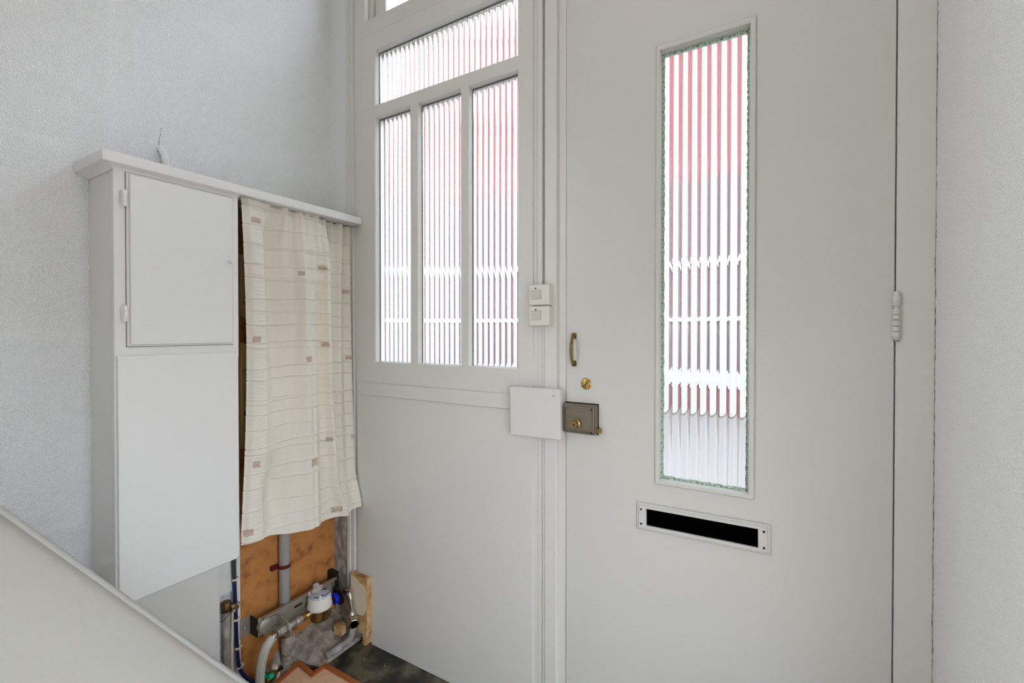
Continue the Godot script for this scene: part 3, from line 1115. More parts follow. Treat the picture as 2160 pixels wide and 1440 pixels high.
func curtain_at(s: float, t: float) -> Vector3:
	# s: 0 at the cupboard .. 1 at the door frame; t: 0 top .. 1 hem
	var u := 1.0 - t
	var zl := 0.474 - 0.014 * sin(PI * clampf(t * 1.05, 0, 1)) + 0.014 * t * t
	var zr := 0.002 + 0.016 * sin(PI * t) * 0.3 + 0.004 * t
	var z := lerpf(zl, zr, s)
	var ytop := 1.7224 - 0.003 * smoothstep(0.6, 0.9, s)
	var ybot := 0.586 - 0.030 * smoothstep(0.0, 0.5, s) + 0.003 * sin(s * 13.0) + 0.004 * s
	var y := lerpf(ytop, ybot, t)
	var step_at := 0.700 - 0.055 * smoothstep(0.45, 0.85, t) - 0.10 * smoothstep(0.8, 1.0, t) + 0.12 * smoothstep(0.78, 1.0, t) * 0.0
	step_at = 0.700 + 0.045 * smoothstep(0.5, 0.9, t) + 0.09 * smoothstep(0.85, 1.0, t)
	var x := 0.160 + 0.017 * t + 0.020 * t * t * s
	# soft hollow and rolls of the front half
	x += 0.017 * ridge(s, 0.085, 0.065) * (0.55 + 0.45 * u)
	x -= 0.050 * ridge(s, 0.225 + 0.02 * t, 0.060 if s < 0.225 + 0.02 * t else 0.120) * (1.0 - 0.70 * smoothstep(0.25, 0.75, t)) * smoothstep(0.0, 0.10, t)
	x += 0.026 * ridge(s, 0.44 + 0.06 * t, 0.060) * smoothstep(0.0, 0.22, t)
	x -= 0.010 * ridge(s, 0.580 + 0.03 * t, 0.030) * smoothstep(0.05, 0.3, t)
	x += 0.026 * ridge(s, step_at - 0.035, 0.040) * smoothstep(0.0, 0.12, t) * (1.0 - 0.35 * smoothstep(0.85, 1.0, t))
	# firmer creases: the roll at the left edge, the middle pleat and the edge of the front half
	var soft := smoothstep(0.03, 0.16, t)
	x += 0.010 * soft * smoothstep(0.165, 0.130, s) * smoothstep(0.0, 0.04, s)
	x += 0.013 * soft * smoothstep(0.515, 0.555, s) * smoothstep(0.660, 0.610, s)
	x += 0.009 * soft * smoothstep(step_at - 0.075, step_at - 0.045, s) * smoothstep(step_at + 0.01, step_at - 0.005, s)
	x -= 0.012 * soft * ridge(s, 0.36 + 0.05 * sin(t * 5.0), 0.028) * (1.0 - 0.8 * smoothstep(0.3, 0.6, t))
	# lower left billows
	x -= 0.032 * ridge(s, 0.25, 0.10) * ridge(t, 0.87, 0.09)
	x += 0.013 * ridge(s, 0.19, 0.09) * ridge(t, 0.70, 0.10)
	x += 0.008 * ridge(s, 0.36, 0.10) * ridge(t, 0.90, 0.10)
	# the right part hangs behind
	x -= 0.040 * smoothstep(step_at - 0.012, step_at + 0.016, s) * (1.0 - 0.72 * smoothstep(0.86, 1.0, t))
	x += 0.022 * ridge(s, 0.865, 0.045) * (1.0 - 0.5 * smoothstep(0.3, 0.7, t))
	x -= 0.008 * ridge(s, 0.93, 0.03) * (1.0 - smoothstep(0.4, 0.8, t))
	x += 0.010 * ridge(s, 0.99, 0.04)
	# gathers at the heading
	var ga := exp(-t * 8.0)
	for g in [[0.035, 0.02, 0.5], [0.185, 0.018, 1.0], [0.255, 0.02, -0.7], [0.33, 0.016, 1.0], [0.40, 0.014, -0.8], [0.455, 0.015, 1.0], [0.52, 0.013, 0.7], [0.60, 0.014, 1.0], [0.66, 0.012, -0.9], [0.715, 0.013, 1.1], [0.76, 0.011, -0.9], [0.795, 0.011, 1.1], [0.83, 0.011, -0.9], [0.865, 0.012, 1.1], [0.91, 0.02, -0.6], [0.96, 0.016, 0.5]]:
		x += 0.0135 * g[2] * ridge(s, g[0] + 0.02 * t * sin(g[0] * 30.0), g[1] * (1.0 + 2.0 * t)) * ga
	# pin tucks: fine raised horizontal seams, puckered
	var yw := y + 0.0035 * sin(s * 7.0 + 1.0) + 0.003 * cn.get_noise_2d(s * 60.0, y * 35.0)
	for k in tuck_y.size():
		var d: float = yw - tuck_y[k] - 0.010 * sin(k * 2.3) * (s - 0.5) - 0.012 * t * (0.5 - s)
		if absf(d) < 0.010:
			var amp: float = 0.0054 if (k % 3) != 1 else 0.0036
			amp *= 0.75 + 0.5 * cn.get_noise_2d(s * 40.0 + k * 17.0, 3.0)
			x += amp * exp(-pow(d / 0.0015, 2.0)) - 0.3 * amp * exp(-pow((d + 0.0055) / 0.004, 2.0))
	# crinkle bands along the rolls
	var cr := ridge(s, 0.09, 0.05) + ridge(s, 0.60 + 0.03 * t, 0.035) + 0.8 * ridge(s, step_at - 0.05, 0.035)
	x += 0.0022 * cr * cn.get_noise_2d(s * 55.0, y * 900.0)
	x += 0.0010 * cn.get_noise_2d(s * 90.0 + 50.0, y * 160.0)
	# hem
	var hd := y - ybot
	x += 0.0012 * smoothstep(0.034, 0.032, hd) - 0.0014 * exp(-pow((hd - 0.033) / 0.0015, 2.0))
	return Vector3(x, y, z)


func build_curtain() -> void:
	cn.seed = 5
	cn.frequency = 0.1
	for v in TUCKS:
		tuck_y.append(1.284 - (v - 707.2) * 0.001785)
	var c := thing("curtain", "cream tucked fabric curtain with small brown woven patches below the cupboard board", "curtain")
	var NS := 220
	var NT := 900
	var P := []
	for j in NT + 1:
		var row := PackedVector3Array()
		for i in NS + 1:
			row.append(curtain_at(float(i) / NS, float(j) / NT))
		P.append(row)
	var verts := PackedVector3Array()
	var norms := PackedVector3Array()
	var idx := PackedInt32Array()
	for j in NT + 1:
		for i in NS + 1:
			var a: Vector3 = P[j][max(i - 1, 0)]
			var b: Vector3 = P[j][min(i + 1, NS)]
			var d: Vector3 = P[max(j - 1, 0)][i]
			var e: Vector3 = P[min(j + 1, NT)][i]
			var n := (b - a).cross(e - d).normalized()
			if n.x < 0.0:
				n = -n
			verts.append(P[j][i])
			norms.append(n)
	for j in NT:
		for i in NS:
			var a := j * (NS + 1) + i
			var b := a + 1
			var d := a + NS + 1
			var e := d + 1
			var g := (verts[b] - verts[a]).cross(verts[d] - verts[a])
			if g.x > 0.0:
				idx.append_array([a, d, b, b, d, e])
			else:
				idx.append_array([a, b, d, b, e, d])
	var arr := []
	arr.resize(Mesh.ARRAY_MAX)
	arr[Mesh.ARRAY_VERTEX] = verts
	arr[Mesh.ARRAY_NORMAL] = norms
	arr[Mesh.ARRAY_INDEX] = idx
	var am := ArrayMesh.new()
	am.add_surface_from_arrays(Mesh.PRIMITIVE_TRIANGLES, arr)
	am.surface_set_material(0, mats.cloth)
	var mi := MeshInstance3D.new()
	mi.name = "cloth"
	mi.mesh = am
	c.add_child(mi, true)
	# woven patches: [s, t, width, height]
	var rng := RandomNumberGenerator.new()
	rng.seed = 77
	for q in [[0.085, 0.060, 0.075, 0.018], [0.435, 0.195, 0.032, 0.015], [0.620, 0.170, 0.06, 0.014], [0.945, 0.235, 0.075, 0.015], [0.055, 0.410, 0.05, 0.020], [0.485, 0.465, 0.062, 0.020], [0.632, 0.420, 0.045, 0.017], [0.972, 0.470, 0.05, 0.016], [0.065, 0.775, 0.048, 0.020], [0.520, 0.795, 0.060, 0.024], [0.662, 0.735, 0.034, 0.016], [0.985, 0.755, 0.03, 0.016], [0.735, 0.975, 0.075, 0.022], [0.035, 0.968, 0.055, 0.021]]:
		var st := mk()
		var ni := 18
		var nj := 10
		var hh: float = q[3] / 1.13
		var pts := []
		for j in nj + 1:
			var row := []
			for i in ni + 1:
				var s: float = clampf(q[0] + q[2] * (float(i) / ni - 0.5), 0.003, 0.997)
				var jag := 0.0
				if j == 0:
					jag = rng.randf_range(-0.10, 0.08)
				var t: float = clampf(q[1] + hh * (float(j) / nj - 0.5 + jag), 0.004, 0.996)
				var p := curtain_at(s, t)
				var pn := (curtain_at(s + 0.002, t) - p).cross(curtain_at(s, t + 0.002) - p).normalized()
				if pn.x < 0.0:
					pn = -pn
				row.append([p + pn * (0.0011 if (i > 0 and i < ni) else 0.0002), pn])
			pts.append(row)
		for j in nj:
			for i in ni:
				quad4(st, pts[j][i][0], pts[j][i + 1][0], pts[j + 1][i + 1][0], pts[j + 1][i][0], pts[j][i][1], pts[j][i + 1][1], pts[j + 1][i + 1][1], pts[j + 1][i][1])
		obj("woven_patch", st, mats.patch, c)
	# the wire that carries it
	var st := mk()
	tube(st, [Vector3(0.160, 1.7170, 0.4900), Vector3(0.160, 1.7170, 0.001)], 0.0018, 8)
	tag(obj("curtain_wire", st, mats.steel), "thin curtain wire strung below the cupboard top board", "wire")


# ====================================================================== meter corner under the curtain
func build_meter_corner() -> void:
	# orange brown board on the wall with its white edge batten
	var st := mk()
	box(st, 0.0005, 0.0200, 0.0, 1.7200, 0.0020, 0.4040, 0.0012)
	tag(obj("backing_board", st, mats.ply), "stained orange brown backing board on the wall behind the meter", "board")
	st = mk()
	box(st, 0.0005, 0.0215, 0.0, 1.7200, 0.4045, 0.4185, 0.0015)
	tag(obj("batten", st, mats.paint_flat), "narrow white batten along the left edge of the brown board", "batten")
	# white boarding left of it
	st = mk()
	box(st, 0.0225, 0.0450, 0.0, 0.5555, 0.4870, 1.0500, 0.0015)
	tag(obj("skirting_panel", st, mats.paint_flat), "plain white boarding on the wall under the cupboard", "panel")
	st = mk()
	box(st, 0.0080, 0.0200, 0.3640, 0.7000, 0.4290, 0.4860, 0.001)
	tag(obj("cover_panel", st, mats.paint_flat), "small white cover panel above the pipe ends beside the blue cable", "panel")
	# beige boxes glimpsed beside the curtain
	var b := thing("fuse_box", "beige fuse box on the brown board, glimpsed left of the curtain", "fuse box")
	st = mk()
	rbox(st, Vector3(0.0205, 0.872, 0.285), Vector3(0.0850, 1.2450, 0.4350), 0.006)
	obj("housing", st, mats.box_beige, b)
	st = mk()
	rbox(st, Vector3(0.0845, 1.150, 0.290), Vector3(0.0900, 1.2400, 0.4330), 0.002)
	obj("cover", st, mats.box_beige, b)
	st = mk()
	cyl(st, Vector3(0.085, 1.0, 0.418), Vector3(0.0865, 1.0, 0.418), 0.0065, 0.0004, 14)
	obj("knockout", st, mats.dark, b)
	b = thing("electricity_meter", "rounded beige meter above the fuse box, glimpsed left of the curtain", "meter")
	st = mk()
	rbox(st, Vector3(0.0205, 1.335, 0.300), Vector3(0.070, 1.560, 0.4250), 0.012)
	obj("housing", st, mats.box_beige, b)
	st = mk()
	XF = along(Vector3(0.0695, 1.352, 0.385), Vector3(1, 0, 0))
	lathe(st, [Vector2(0.038, 0), Vector2(0.038, 0.018), Vector2(0.033, 0.026), Vector2(0, 0.026)], 32)
	obj("cover", st, mats.box_beige, b)

	# grey waste pipe with a red brown clip
	b = thing("waste_pipe", "grey plastic pipe running down the brown board", "pipe")
	st = mk()
	cyl(st, Vector3(0.046, 0.150, 0.2520), Vector3(0.046, 1.715, 0.2520), 0.0195, 0.001, 32)
	obj("pipe", st, mats.pvc, b)
	st = mk()
	XF = along(Vector3(0.046, 0.382, 0.2520), Vector3(0, 1, 0))
	lathe(st, [Vector2(0.0198, -0.007), Vector2(0.0222, -0.006), Vector2(0.0222, 0.006), Vector2(0.0198, 0.007)], 32)
	XF = Transform3D()
	box(st, 0.0205, 0.036, 0.374, 0.390, 0.268, 0.296, 0.001)
	obj("pipe_clip", st, mats.clip_red, b).set_meta("label", "dark red pipe clip")

	# steel mounting rail on stand-offs
	b = thing("mounting_rail", "galvanised steel mounting rail bolted across the brown board", "bracket")
	st = mk()
	box(st, 0.0205, 0.0235, 0.178, 0.246, 0.3720, 0.4090, 0.001)
	obj("foot", st, mats.steel, b)
	st = mk()
	cyl(st, Vector3(0.0230, 0.2105, 0.392), Vector3(0.0290, 0.2105, 0.392), 0.0065, 0.002, 16)
	obj("screw", st, mats.steel, b)
	st = mk()
	box(st, 0.0205, 0.0690, 0.178, 0.246, 0.3690, 0.3720, 0.001)
	obj("standoff", st, mats.steel_dark, b)
	st = mk()
	box(st, 0.0670, 0.0690, 0.180, 0.246, 0.0400, 0.3690, 0.001)
	box(st, 0.0670, 0.0850, 0.240, 0.246, 0.0400, 0.3560, 0.0015)
	box(st, 0.0670, 0.0850, 0.180, 0.186, 0.0400, 0.3560, 0.0015)
	cyl(st, Vector3(0.0640, 0.213, 0.347), Vector3(0.0850, 0.213, 0.347), 0.027, 0.003, 24)
	obj("rail", st, mats.steel, b)
	st = mk()
	box(st, 0.0205, 0.0690, 0.176, 0.262, 0.0200, 0.0395, 0.001)
	obj("standoff", st, mats.steel_dark, b)
	for k in 3:
		st = mk()
		XF = on_left(Vector3(0.0691, 0.213, 0.305 - 0.095 * k))
		prism(st, round_rect(-0.018, 0.018, -0.004, 0.004, 0.0035), 0.0012, 0.0002)
		obj("slot", st, mats.steel_dark, b)

	# two saddle brackets that carry the meter
	for zz in [0.298, 0.062]:
		b = thing("saddle_bracket", "curved steel saddle bracket gripping the nut left of the water meter" if zz > 0.1 else "dark steel saddle bracket gripping the coupling right of the water meter", "bracket", Vector3.ZERO, "saddle brackets on the mounting rail")
		st = mk()
		# a strap that leaves the rail and rounds the coupling
		XF = Transform3D(Basis(), Vector3(0, 0, zz - 0.0022))
		prism(st, [Vector2(0.086, 0.166), Vector2(0.116, 0.156), Vector2(0.136, 0.158), Vector2(0.151, 0.171), Vector2(0.156, 0.188), Vector2(0.150, 0.206), Vector2(0.135, 0.218), Vector2(0.112, 0.222), Vector2(0.086, 0.226)], 0.0044, 0.001)
		obj("strap", st, mats.steel if zz > 0.1 else mats.steel_dark, b)
		st = mk()
		box(st, 0.0692, 0.0730, 0.166, 0.228, zz - 0.018, zz + 0.030, 0.002)
		box(st, 0.0690, 0.0900, 0.166, 0.228, zz - 0.002, zz + 0.0022, 0.001)
		obj("foot", st, mats.steel, b)
		st = mk()
		cyl(st, Vector3(0.0698, 0.214, zz + 0.018), Vector3(0.0765, 0.214, zz + 0.018), 0.0072, 0.0025, 16)
		obj("screw", st, mats.steel, b)

	# water meter
	var ax := 0.118
	var ay := 0.187
	b = thing("water_meter", "brass water meter with white cap and clear lid", "water meter", Vector3.ZERO)
	st = mk()
	XF = along(Vector3(ax, 0.142, 0.150), Vector3.UP)
	lathe(st, [Vector2(0, 0), Vector2(0.026, 0.0), Vector2(0.034, 0.004), Vector2(0.037, 0.012), Vector2(0.037, 0.040), Vector2(0.040, 0.048), Vector2(0.040, 0.060), Vector2(0.0, 0.060)], 40)
	XF = Transform3D()
	cyl(st, Vector3(ax, ay, 0.085), Vector3(ax, ay, 0.215), 0.0115, 0.001, 24)
	cyl(st, Vector3(ax, ay, 0.215), Vector3(ax, ay, 0.238), 0.0130, 0.001, 24)
	for k in 5:
		box(st, ax + 0.0355, ax + 0.0385, 0.158 + 0.005 * k, 0.1605 + 0.005 * k, 0.128 - 0.002 * k, 0.158 - 0.004 * k, 0.0006)
	obj("brass_body", st, mats.brass_old, b)
	st = mk()
	XF = along(Vector3(ax, 0.192, 0.150), Vector3.UP)
	lathe(st, [Vector2(0.030, 0.0), Vector2(0.0455, 0.0), Vector2(0.0470, 0.002), Vector2(0.0465, 0.012), Vector2(0.0455, 0.0135), Vector2(0.0455, 0.016), Vector2(0.0440, 0.030), Vector2(0.0425, 0.042), Vector2(0.0410, 0.0445), Vector2(0.0390, 0.045), Vector2(0.0, 0.045)], 48)
	obj("cap", st, mats.plastic, b)
	# dial, printed label and clear lid
	st = mk()
	XF = along(Vector3(ax, 0.2367, 0.150), Vector3.UP)
	lathe(st, [Vector2(0.0355, 0), Vector2(0.0355, 0.006), Vector2(0.0, 0.007)], 40)
	obj("dial", st, plain(Color(0.80, 0.83, 0.90), 0.4), b)
	st = mk()
	var print_blue := plain(Color(0.16, 0.20, 0.42), 0.5)
	for q in [[-1.1, 0.030, 0.004, 0.010], [-0.3, 0.024, 0.010, 0.007], [1.9, 0.031, 0.004, 0.010], [2.9, 0.031, 0.004, 0.011], [0.35, 0.032, 0.003, 0.016]]:
		st = mk()
		XF = Transform3D(Basis(Vector3.UP, q[0]), Vector3(ax, 0.2438, 0.150))
		rbox(st, Vector3(q[1] - q[2], -0.0004, -q[3]), Vector3(q[1] + 0.002, 0.0006, q[3]), 0.0003)
		obj("dial_mark", st, print_blue, b)
	st = mk()
	XF = Transform3D(Basis(Vector3.UP, 0.55), Vector3(ax + 0.004, 0.2655, 0.152))
	rbox(st, Vector3(-0.022, -0.0006, -0.026), Vector3(0.004, 0.0006, 0.026), 0.0003)
	obj("paper_label", st, plain(Color(0.92, 0.92, 0.92), 0.6), b)
	st = mk()
	XF = along(Vector3(ax, 0.2366, 0.150), Vector3.UP)
	lathe(st, [Vector2(0.0395, 0.0), Vector2(0.0395, 0.012), Vector2(0.0370, 0.021), Vector2(0.0300, 0.026), Vector2(0.0, 0.028)], 40)
	obj("clear_lid", st, mats.pane, b)
	st = mk()
	for a in [0.6, 2.4, 3.9]:
		st = mk()
		cyl(st, Vector3(ax + cos(a) * 0.0385, 0.236, 0.150 + sin(a) * 0.0385), Vector3(ax + cos(a) * 0.0385, 0.254, 0.150 + sin(a) * 0.0385), 0.0042, 0.001, 12)
		obj("lid_lug", st, mats.plastic, b)
	st = mk()
	rbox(st, Vector3(ax - 0.046, 0.242, 0.128), Vector3(ax - 0.032, 0.266, 0.148), 0.002)
	obj("lid_hinge", st, plain(Color(0.85, 0.88, 0.93), 0.3), b)

	# unions on its left, the hose tail
	b = thing("pipe_union", "steel and brass union with hexagon nut left of the water meter", "pipe fitting")
	st = mk()
	cyl(st, Vector3(ax, ay, 0.232), Vector3(ax, ay, 0.256), 0.0150, 0.001, 24)
	cyl(st, Vector3(ax, ay, 0.256), Vector3(ax, ay, 0.285), 0.0120, 0.001, 24)
	obj("coupling", st, mats.steel, b)
	st = mk()
	prism_ngon(st, Vector3(ax, ay, 0.300), Vector3(ax, ay, 0.322), 0.0185, 6, 0.002)
	prism_ngon(st, Vector3(ax, ay, 0.322), Vector3(ax, ay, 0.330), 0.0150, 6, 0.001)
	obj("hexagon_nut", st, mats.steel, b)
	st = mk()
	cyl(st, Vector3(ax, ay, 0.330), Vector3(ax + 0.002, ay - 0.006, 0.350), 0.0095, 0.001, 20)
	obj("hose_tail", st, mats.chrome, b)
	# clear ribbed drain hose hanging in front
	b = thing("drain_hose", "pale ribbed drain hose hanging below the water meter union", "hose")
	st = mk()
	var hp := smooth_path([Vector3(0.128, 0.190, 0.352), Vector3(0.130, 0.165, 0.378), Vector3(0.130, 0.125, 0.393), Vector3(0.128, 0.080, 0.398), Vector3(0.126, 0.045, 0.397)], 8)
	var hm := plain(Color(0.80, 0.79, 0.75), 0.25)
	hm.backlight_enabled = true
	hm.backlight = Color(0.4, 0.4, 0.38)
	tube(st, hp, 0.0150, 20, false)
	tube(st, hp, 0.0125, 20, false)
	obj("hose_wall", st, hm, b)
	st = mk()
	for k in 10:
		var a := TAU * k / 10.0
		var rp := []
		for p in hp:
			rp.append(p + (Vector3(1, 0, 0) * cos(a) + Vector3(0, 0.45, 0.85) * sin(a)) * 0.0152)
		tube(st, rp, 0.0011, 5)
	obj("hose_rib", st, plain(Color(0.68, 0.68, 0.66), 0.3), b)
	# old valve with a teal wing handle at the foot of the hose
	b = thing("stop_valve", "old brass stop valve with bright teal handle beside the wooden lid", "valve")
	st = mk()
	cyl(st, Vector3(0.100, 0.002, 0.3700), Vector3(0.100, 0.045, 0.3700), 0.014, 0.002, 20)
	cyl(st, Vector3(0.120, 0.030, 0.3980), Vector3(0.094, 0.030, 0.3200), 0.012, 0.002, 20)
	prism_ngon(st, Vector3(0.100, 0.030, 0.3420), Vector3(0.097, 0.030, 0.3300), 0.018, 6, 0.002)
	obj("valve_body", st, mats.brass_dull, b)
	st = mk()
	cyl(st, Vector3(0.100, 0.030, 0.330), Vector3(0.094, 0.032, 0.300), 0.006, 0.001, 12)
	cyl(st, Vector3(0.094, 0.032, 0.300), Vector3(0.093, 0.033, 0.294), 0.009, 0.001, 12)
	obj("drain_screw", st, mats.steel_dark, b)
	st = mk()
	XF = Transform3D(Basis(Vector3.UP, 0.6), Vector3(0.116, 0.046, 0.366))
	for s in [-1.0, 1.0]:
		XF = Transform3D(Basis(Vector3.UP, 0.6), Vector3(0.116, 0.046, 0.366)) * Transform3D(Basis(), Vector3(0.013 * s, 0, 0))
		lathe(st, [Vector2(0, 0.0), Vector2(0.009, 0.001), Vector2(0.0105, 0.004), Vector2(0.0105, 0.012), Vector2(0.0085, 0.015), Vector2(0, 0.0155)], 20)
	XF = Transform3D(Basis(Vector3.UP, 0.6), Vector3(0.116, 0.046, 0.366))
	rbox(st, Vector3(-0.014, 0.001, -0.006), Vector3(0.014, 0.013, 0.006), 0.002)
	obj("wing_handle", st, mats.teal, b)
	st = mk()
	cyl(st, Vector3(0.112, 0.030, 0.366), Vector3(0.135, 0.054, 0.372), 0.005, 0.001, 12)
	obj("spindle", st, mats.brass_dull, b)
	st = mk()
	XF = along(Vector3(0.085, 0.0005, 0.318), Vector3(0.0, 1, 0.0))
	lathe(st, [Vector2(0.020, 0), Vector2(0.019, 0.020), Vector2(0.012, 0.034), Vector2(0.010, 0.050), Vector2(0, 0.052)], 20)
	obj("stub_cap", st, mats.cream, b).set_meta("label", "stubby cream cap")

	# blue coupling ring and the right-hand valve
	b = thing("coupling_ring", "bright blue plastic coupling ring right of the water meter", "coupling")
	st = mk()
	XF = along(Vector3(ax, ay, 0.071), Vector3(0, 0, 1))
	lathe(st, [Vector2(0.0125, 0), Vector2(0.0200, 0), Vector2(0.0215, 0.0015), Vector2(0.0215, 0.006), Vector2(0.0200, 0.0066), Vector2(0.0200, 0.0090), Vector2(0.0215, 0.0096), Vector2(0.0215, 0.0145), Vector2(0.0200, 0.016), Vector2(0.0125, 0.016), Vector2(0.0125, 0.0)], 32)
	obj("ring", st, mats.blue, b)
	b = thing("angle_valve", "chrome angle valve with dark hexagon knob at the door frame foot", "valve")
	st = mk()
	cyl(st, Vector3(ax, ay, 0.0705), Vector3(ax, ay, 0.035), 0.011, 0.001, 20)
	obj("inlet", st, mats.steel_dark, b)
	st = mk()
	tube(st, smooth_path([Vector3(0.118, 0.187, 0.036), Vector3(0.140, 0.205, 0.038), Vector3(0.160, 0.210, 0.043), Vector3(0.170, 0.198, 0.046), Vector3(0.176, 0.175, 0.047), Vector3(0.182, 0.140, 0.048)], 8), 0.0115, 20)
	prism_ngon(st, Vector3(0.158, 0.212, 0.042), Vector3(0.166, 0.204, 0.046), 0.0165, 8, 0.002)
	XF = along(Vector3(0.183, 0.142, 0.048), Vector3(0.05, -1, 0.0))
	lathe(st, [Vector2(0, 0), Vector2(0.012, 0.0), Vector2(0.018, 0.008), Vector2(0.020, 0.020), Vector2(0.017, 0.034), Vector2(0.012, 0.040), Vector2(0, 0.041)], 28)
	obj("valve_body", st, mats.chrome, b)
	st = mk()
	cyl(st, Vector3(0.186, 0.122, 0.048), Vector3(0.208, 0.116, 0.058), 0.009, 0.001, 16)
	prism_ngon(st, Vector3(0.188, 0.108, 0.048), Vector3(0.188, 0.075, 0.048), 0.015, 6, 0.002)
	obj("gland", st, mats.rust, b)
	st = mk()
	prism_ngon(st, Vector3(0.206, 0.1165, 0.057), Vector3(0.226, 0.112, 0.072), 0.0215, 6, 0.003)
	obj("knob_rim", st, mats.chrome, b)
	st = mk()
	prism_ngon(st, Vector3(0.2255, 0.1121, 0.0716), Vector3(0.2268, 0.1118, 0.0726), 0.0175, 6, 0.0004)
	obj("knob_face", st, mats.black, b)

	# lower supply pipe with its elbow
	b = thing("supply_pipe", "old grey lead pipe lying along the floor edge", "pipe")
	st = mk()
	tube(st, smooth_path([Vector3(0.182, 0.080, 0.040), Vector3(0.178, 0.045, 0.042), Vector3(0.178, 0.026, 0.060), Vector3(0.176, 0.022, 0.100), Vector3(0.172, 0.020, 0.165)], 8), 0.0135, 18)
	obj("pipe", st, mats.bare, b)
	st = mk()
	tube(st, smooth_path([Vector3(0.060, 0.005, 0.248), Vector3(0.063, 0.08, 0.250), Vector3(0.066, 0.135, 0.252)], 6), [0.026, 0.026, 0.0255, 0.025, 0.025, 0.0245, 0.024, 0.024, 0.0245, 0.024, 0.0235, 0.023, 0.022], 20)
	tag(obj("lead_stub", st, mats.cement), "rough grey wrapped pipe stub rising below the mounting rail", "pipe")
	st = mk()
	cyl(st, Vector3(0.066, 0.132, 0.252), Vector3(0.090, 0.150, 0.285), 0.013, 0.002, 16)
	prism_ngon(st, Vector3(0.070, 0.138, 0.262), Vector3(0.082, 0.146, 0.276), 0.021, 6, 0.002)
	tag(obj("elbow_nut", st, mats.rust), "rusty elbow nut on top of the wrapped pipe stub", "pipe fitting")
	# cement mound against the board
	st = mk()
	var cm := FastNoiseLite.new()
	cm.seed = 8
	cm.frequency = 12.0
	var G := []
	for j in 21:
		var row := []
		for i in 41:
			var z := lerpf(0.001, 0.318, i / 40.0)
			var x := lerpf(0.0205, lerpf(0.188, 0.088, smoothstep(0.185, 0.225, z)), j / 20.0)
			var h := 0.070 * pow(1.0 - j / 20.0, 1.4) * (0.6 + 0.4 * smoothstep(0.34, 0.1, z)) + 0.006 + 0.007 * cm.get_noise_2d(x * 2.0, z * 2.0)
			h *= smoothstep(0.325, 0.26, z) * 0.9 + 0.1
			row.append(Vector3(x, maxf(h, 0.001) if j < 20 else 0.0005, z))
		G.append(row)
	for j in 20:
		for i in 40:
			var nn := []
			for q in [[j, i], [j, i + 1], [j + 1, i + 1], [j + 1, i]]:
				var dx: Vector3 = G[min(q[0] + 1, 20)][q[1]] - G[max(q[0] - 1, 0)][q[1]]
				var dz: Vector3 = G[q[0]][min(q[1] + 1, 40)] - G[q[0]][max(q[1] - 1, 0)]
				var n: Vector3 = dx.cross(dz).normalized()
				nn.append(-n if n.y < 0 else n)
			quad4(st, G[j][i], G[j][i + 1], G[j + 1][i + 1], G[j + 1][i], nn[0], nn[1], nn[2], nn[3])
	tag(obj("cement_fillet", st, mats.cement), "rough grey cement mound along the foot of the brown board", "cement")
	# offcut blocks beside the frame
	b = thing("frame_offcut", "raw fibre offcut with cream painted face at the foot of the frame", "offcut")
	st = mk()
	box(st, 0.150, 0.247, 0.042, 0.276, 0.0005, 0.026, 0.003)
	obj("core", st, mats.fibre, b)
	st = mk()
	XF = Transform3D(Basis(), Vector3(0, 0, 0.0258))
	prism(st, [Vector2(0.152, 0.125), Vector2(0.190, 0.118), Vector2(0.225, 0.122), Vector2(0.239, 0.140), Vector2(0.243, 0.190), Vector2(0.240, 0.232), Vector2(0.226, 0.243), Vector2(0.208, 0.249), Vector2(0.190, 0.262), Vector2(0.152, 0.272)], 0.0012, 0.0004)
	obj("painted_face", st, mats.cream, b)
	st = mk()
	XF = Transform3D(Basis(Vector3(0, 0, 1), -0.12), Vector3(0.232, 0.022, 0.012))
	rbox(st, Vector3(-0.012, -0.02, -0.01), Vector3(0.010, 0.045, 0.016), 0.003)
	tag(obj("splinter", st, mats.fibre), "thin upright splinter of raw timber below the fibre offcut", "offcut")
	st = mk()
	XF = Transform3D(Basis(Vector3.UP, 0.1), Vector3(0.128, 0.055, 0.062))
	rbox(st, Vector3(-0.022, -0.018, -0.014), Vector3(0.022, 0.024, 0.014), 0.003)
	tag(obj("timber_block", st, mats.fibre), "small yellowish timber block below the angle valve", "offcut")

	# cable and pipes left of the batten
	b = thing("blue_cable", "dark blue cable running down beside the white batten", "cable")
	st = mk()
	tube(st, smooth_path([Vector3(0.030, 0.60, 0.436), Vector3(0.030, 0.47, 0.4335), Vector3(0.030, 0.37, 0.4290), Vector3(0.030, 0.27, 0.4260), Vector3(0.030, 0.14, 0.4210), Vector3(0.034, 0.075, 0.4130), Vector3(0.050, 0.030, 0.390), Vector3(0.085, 0.020, 0.372)], 8), 0.0062, 12)
	obj("sheath", st, mats.cable_blue, b)
	st = mk()
	cyl(st, Vector3(0.030, 0.415, 0.4312), Vector3(0.030, 0.60, 0.436), 0.0072, 0.0005, 14)
	obj("sleeve", st, plain(Color(0.24, 0.26, 0.28), 0.5), b)
	for q in [[0.407, 0.4307], [0.262, 0.4257], [0.158, 0.4215], [0.085, 0.4145]]:
		st = mk()
		XF = along(Vector3(0.030, q[0], q[1]), Vector3.UP)
		lathe(st, [Vector2(0.0066, -0.004), Vector2(0.0088, -0.0035), Vector2(0.0088, 0.0035), Vector2(0.0066, 0.004)], 16)
		XF = Transform3D()
		box(st, 0.016, 0.032, q[0] - 0.0035, q[0] + 0.0035, q[1] - 0.016, q[1] - 0.006, 0.001)
		obj("cable_clip", st, mats.cream, b)
	st = mk()
	cyl(st, Vector3(0.018, 0.003, 0.4520), Vector3(0.018, 0.300, 0.4520), 0.0125, 0.001, 20)
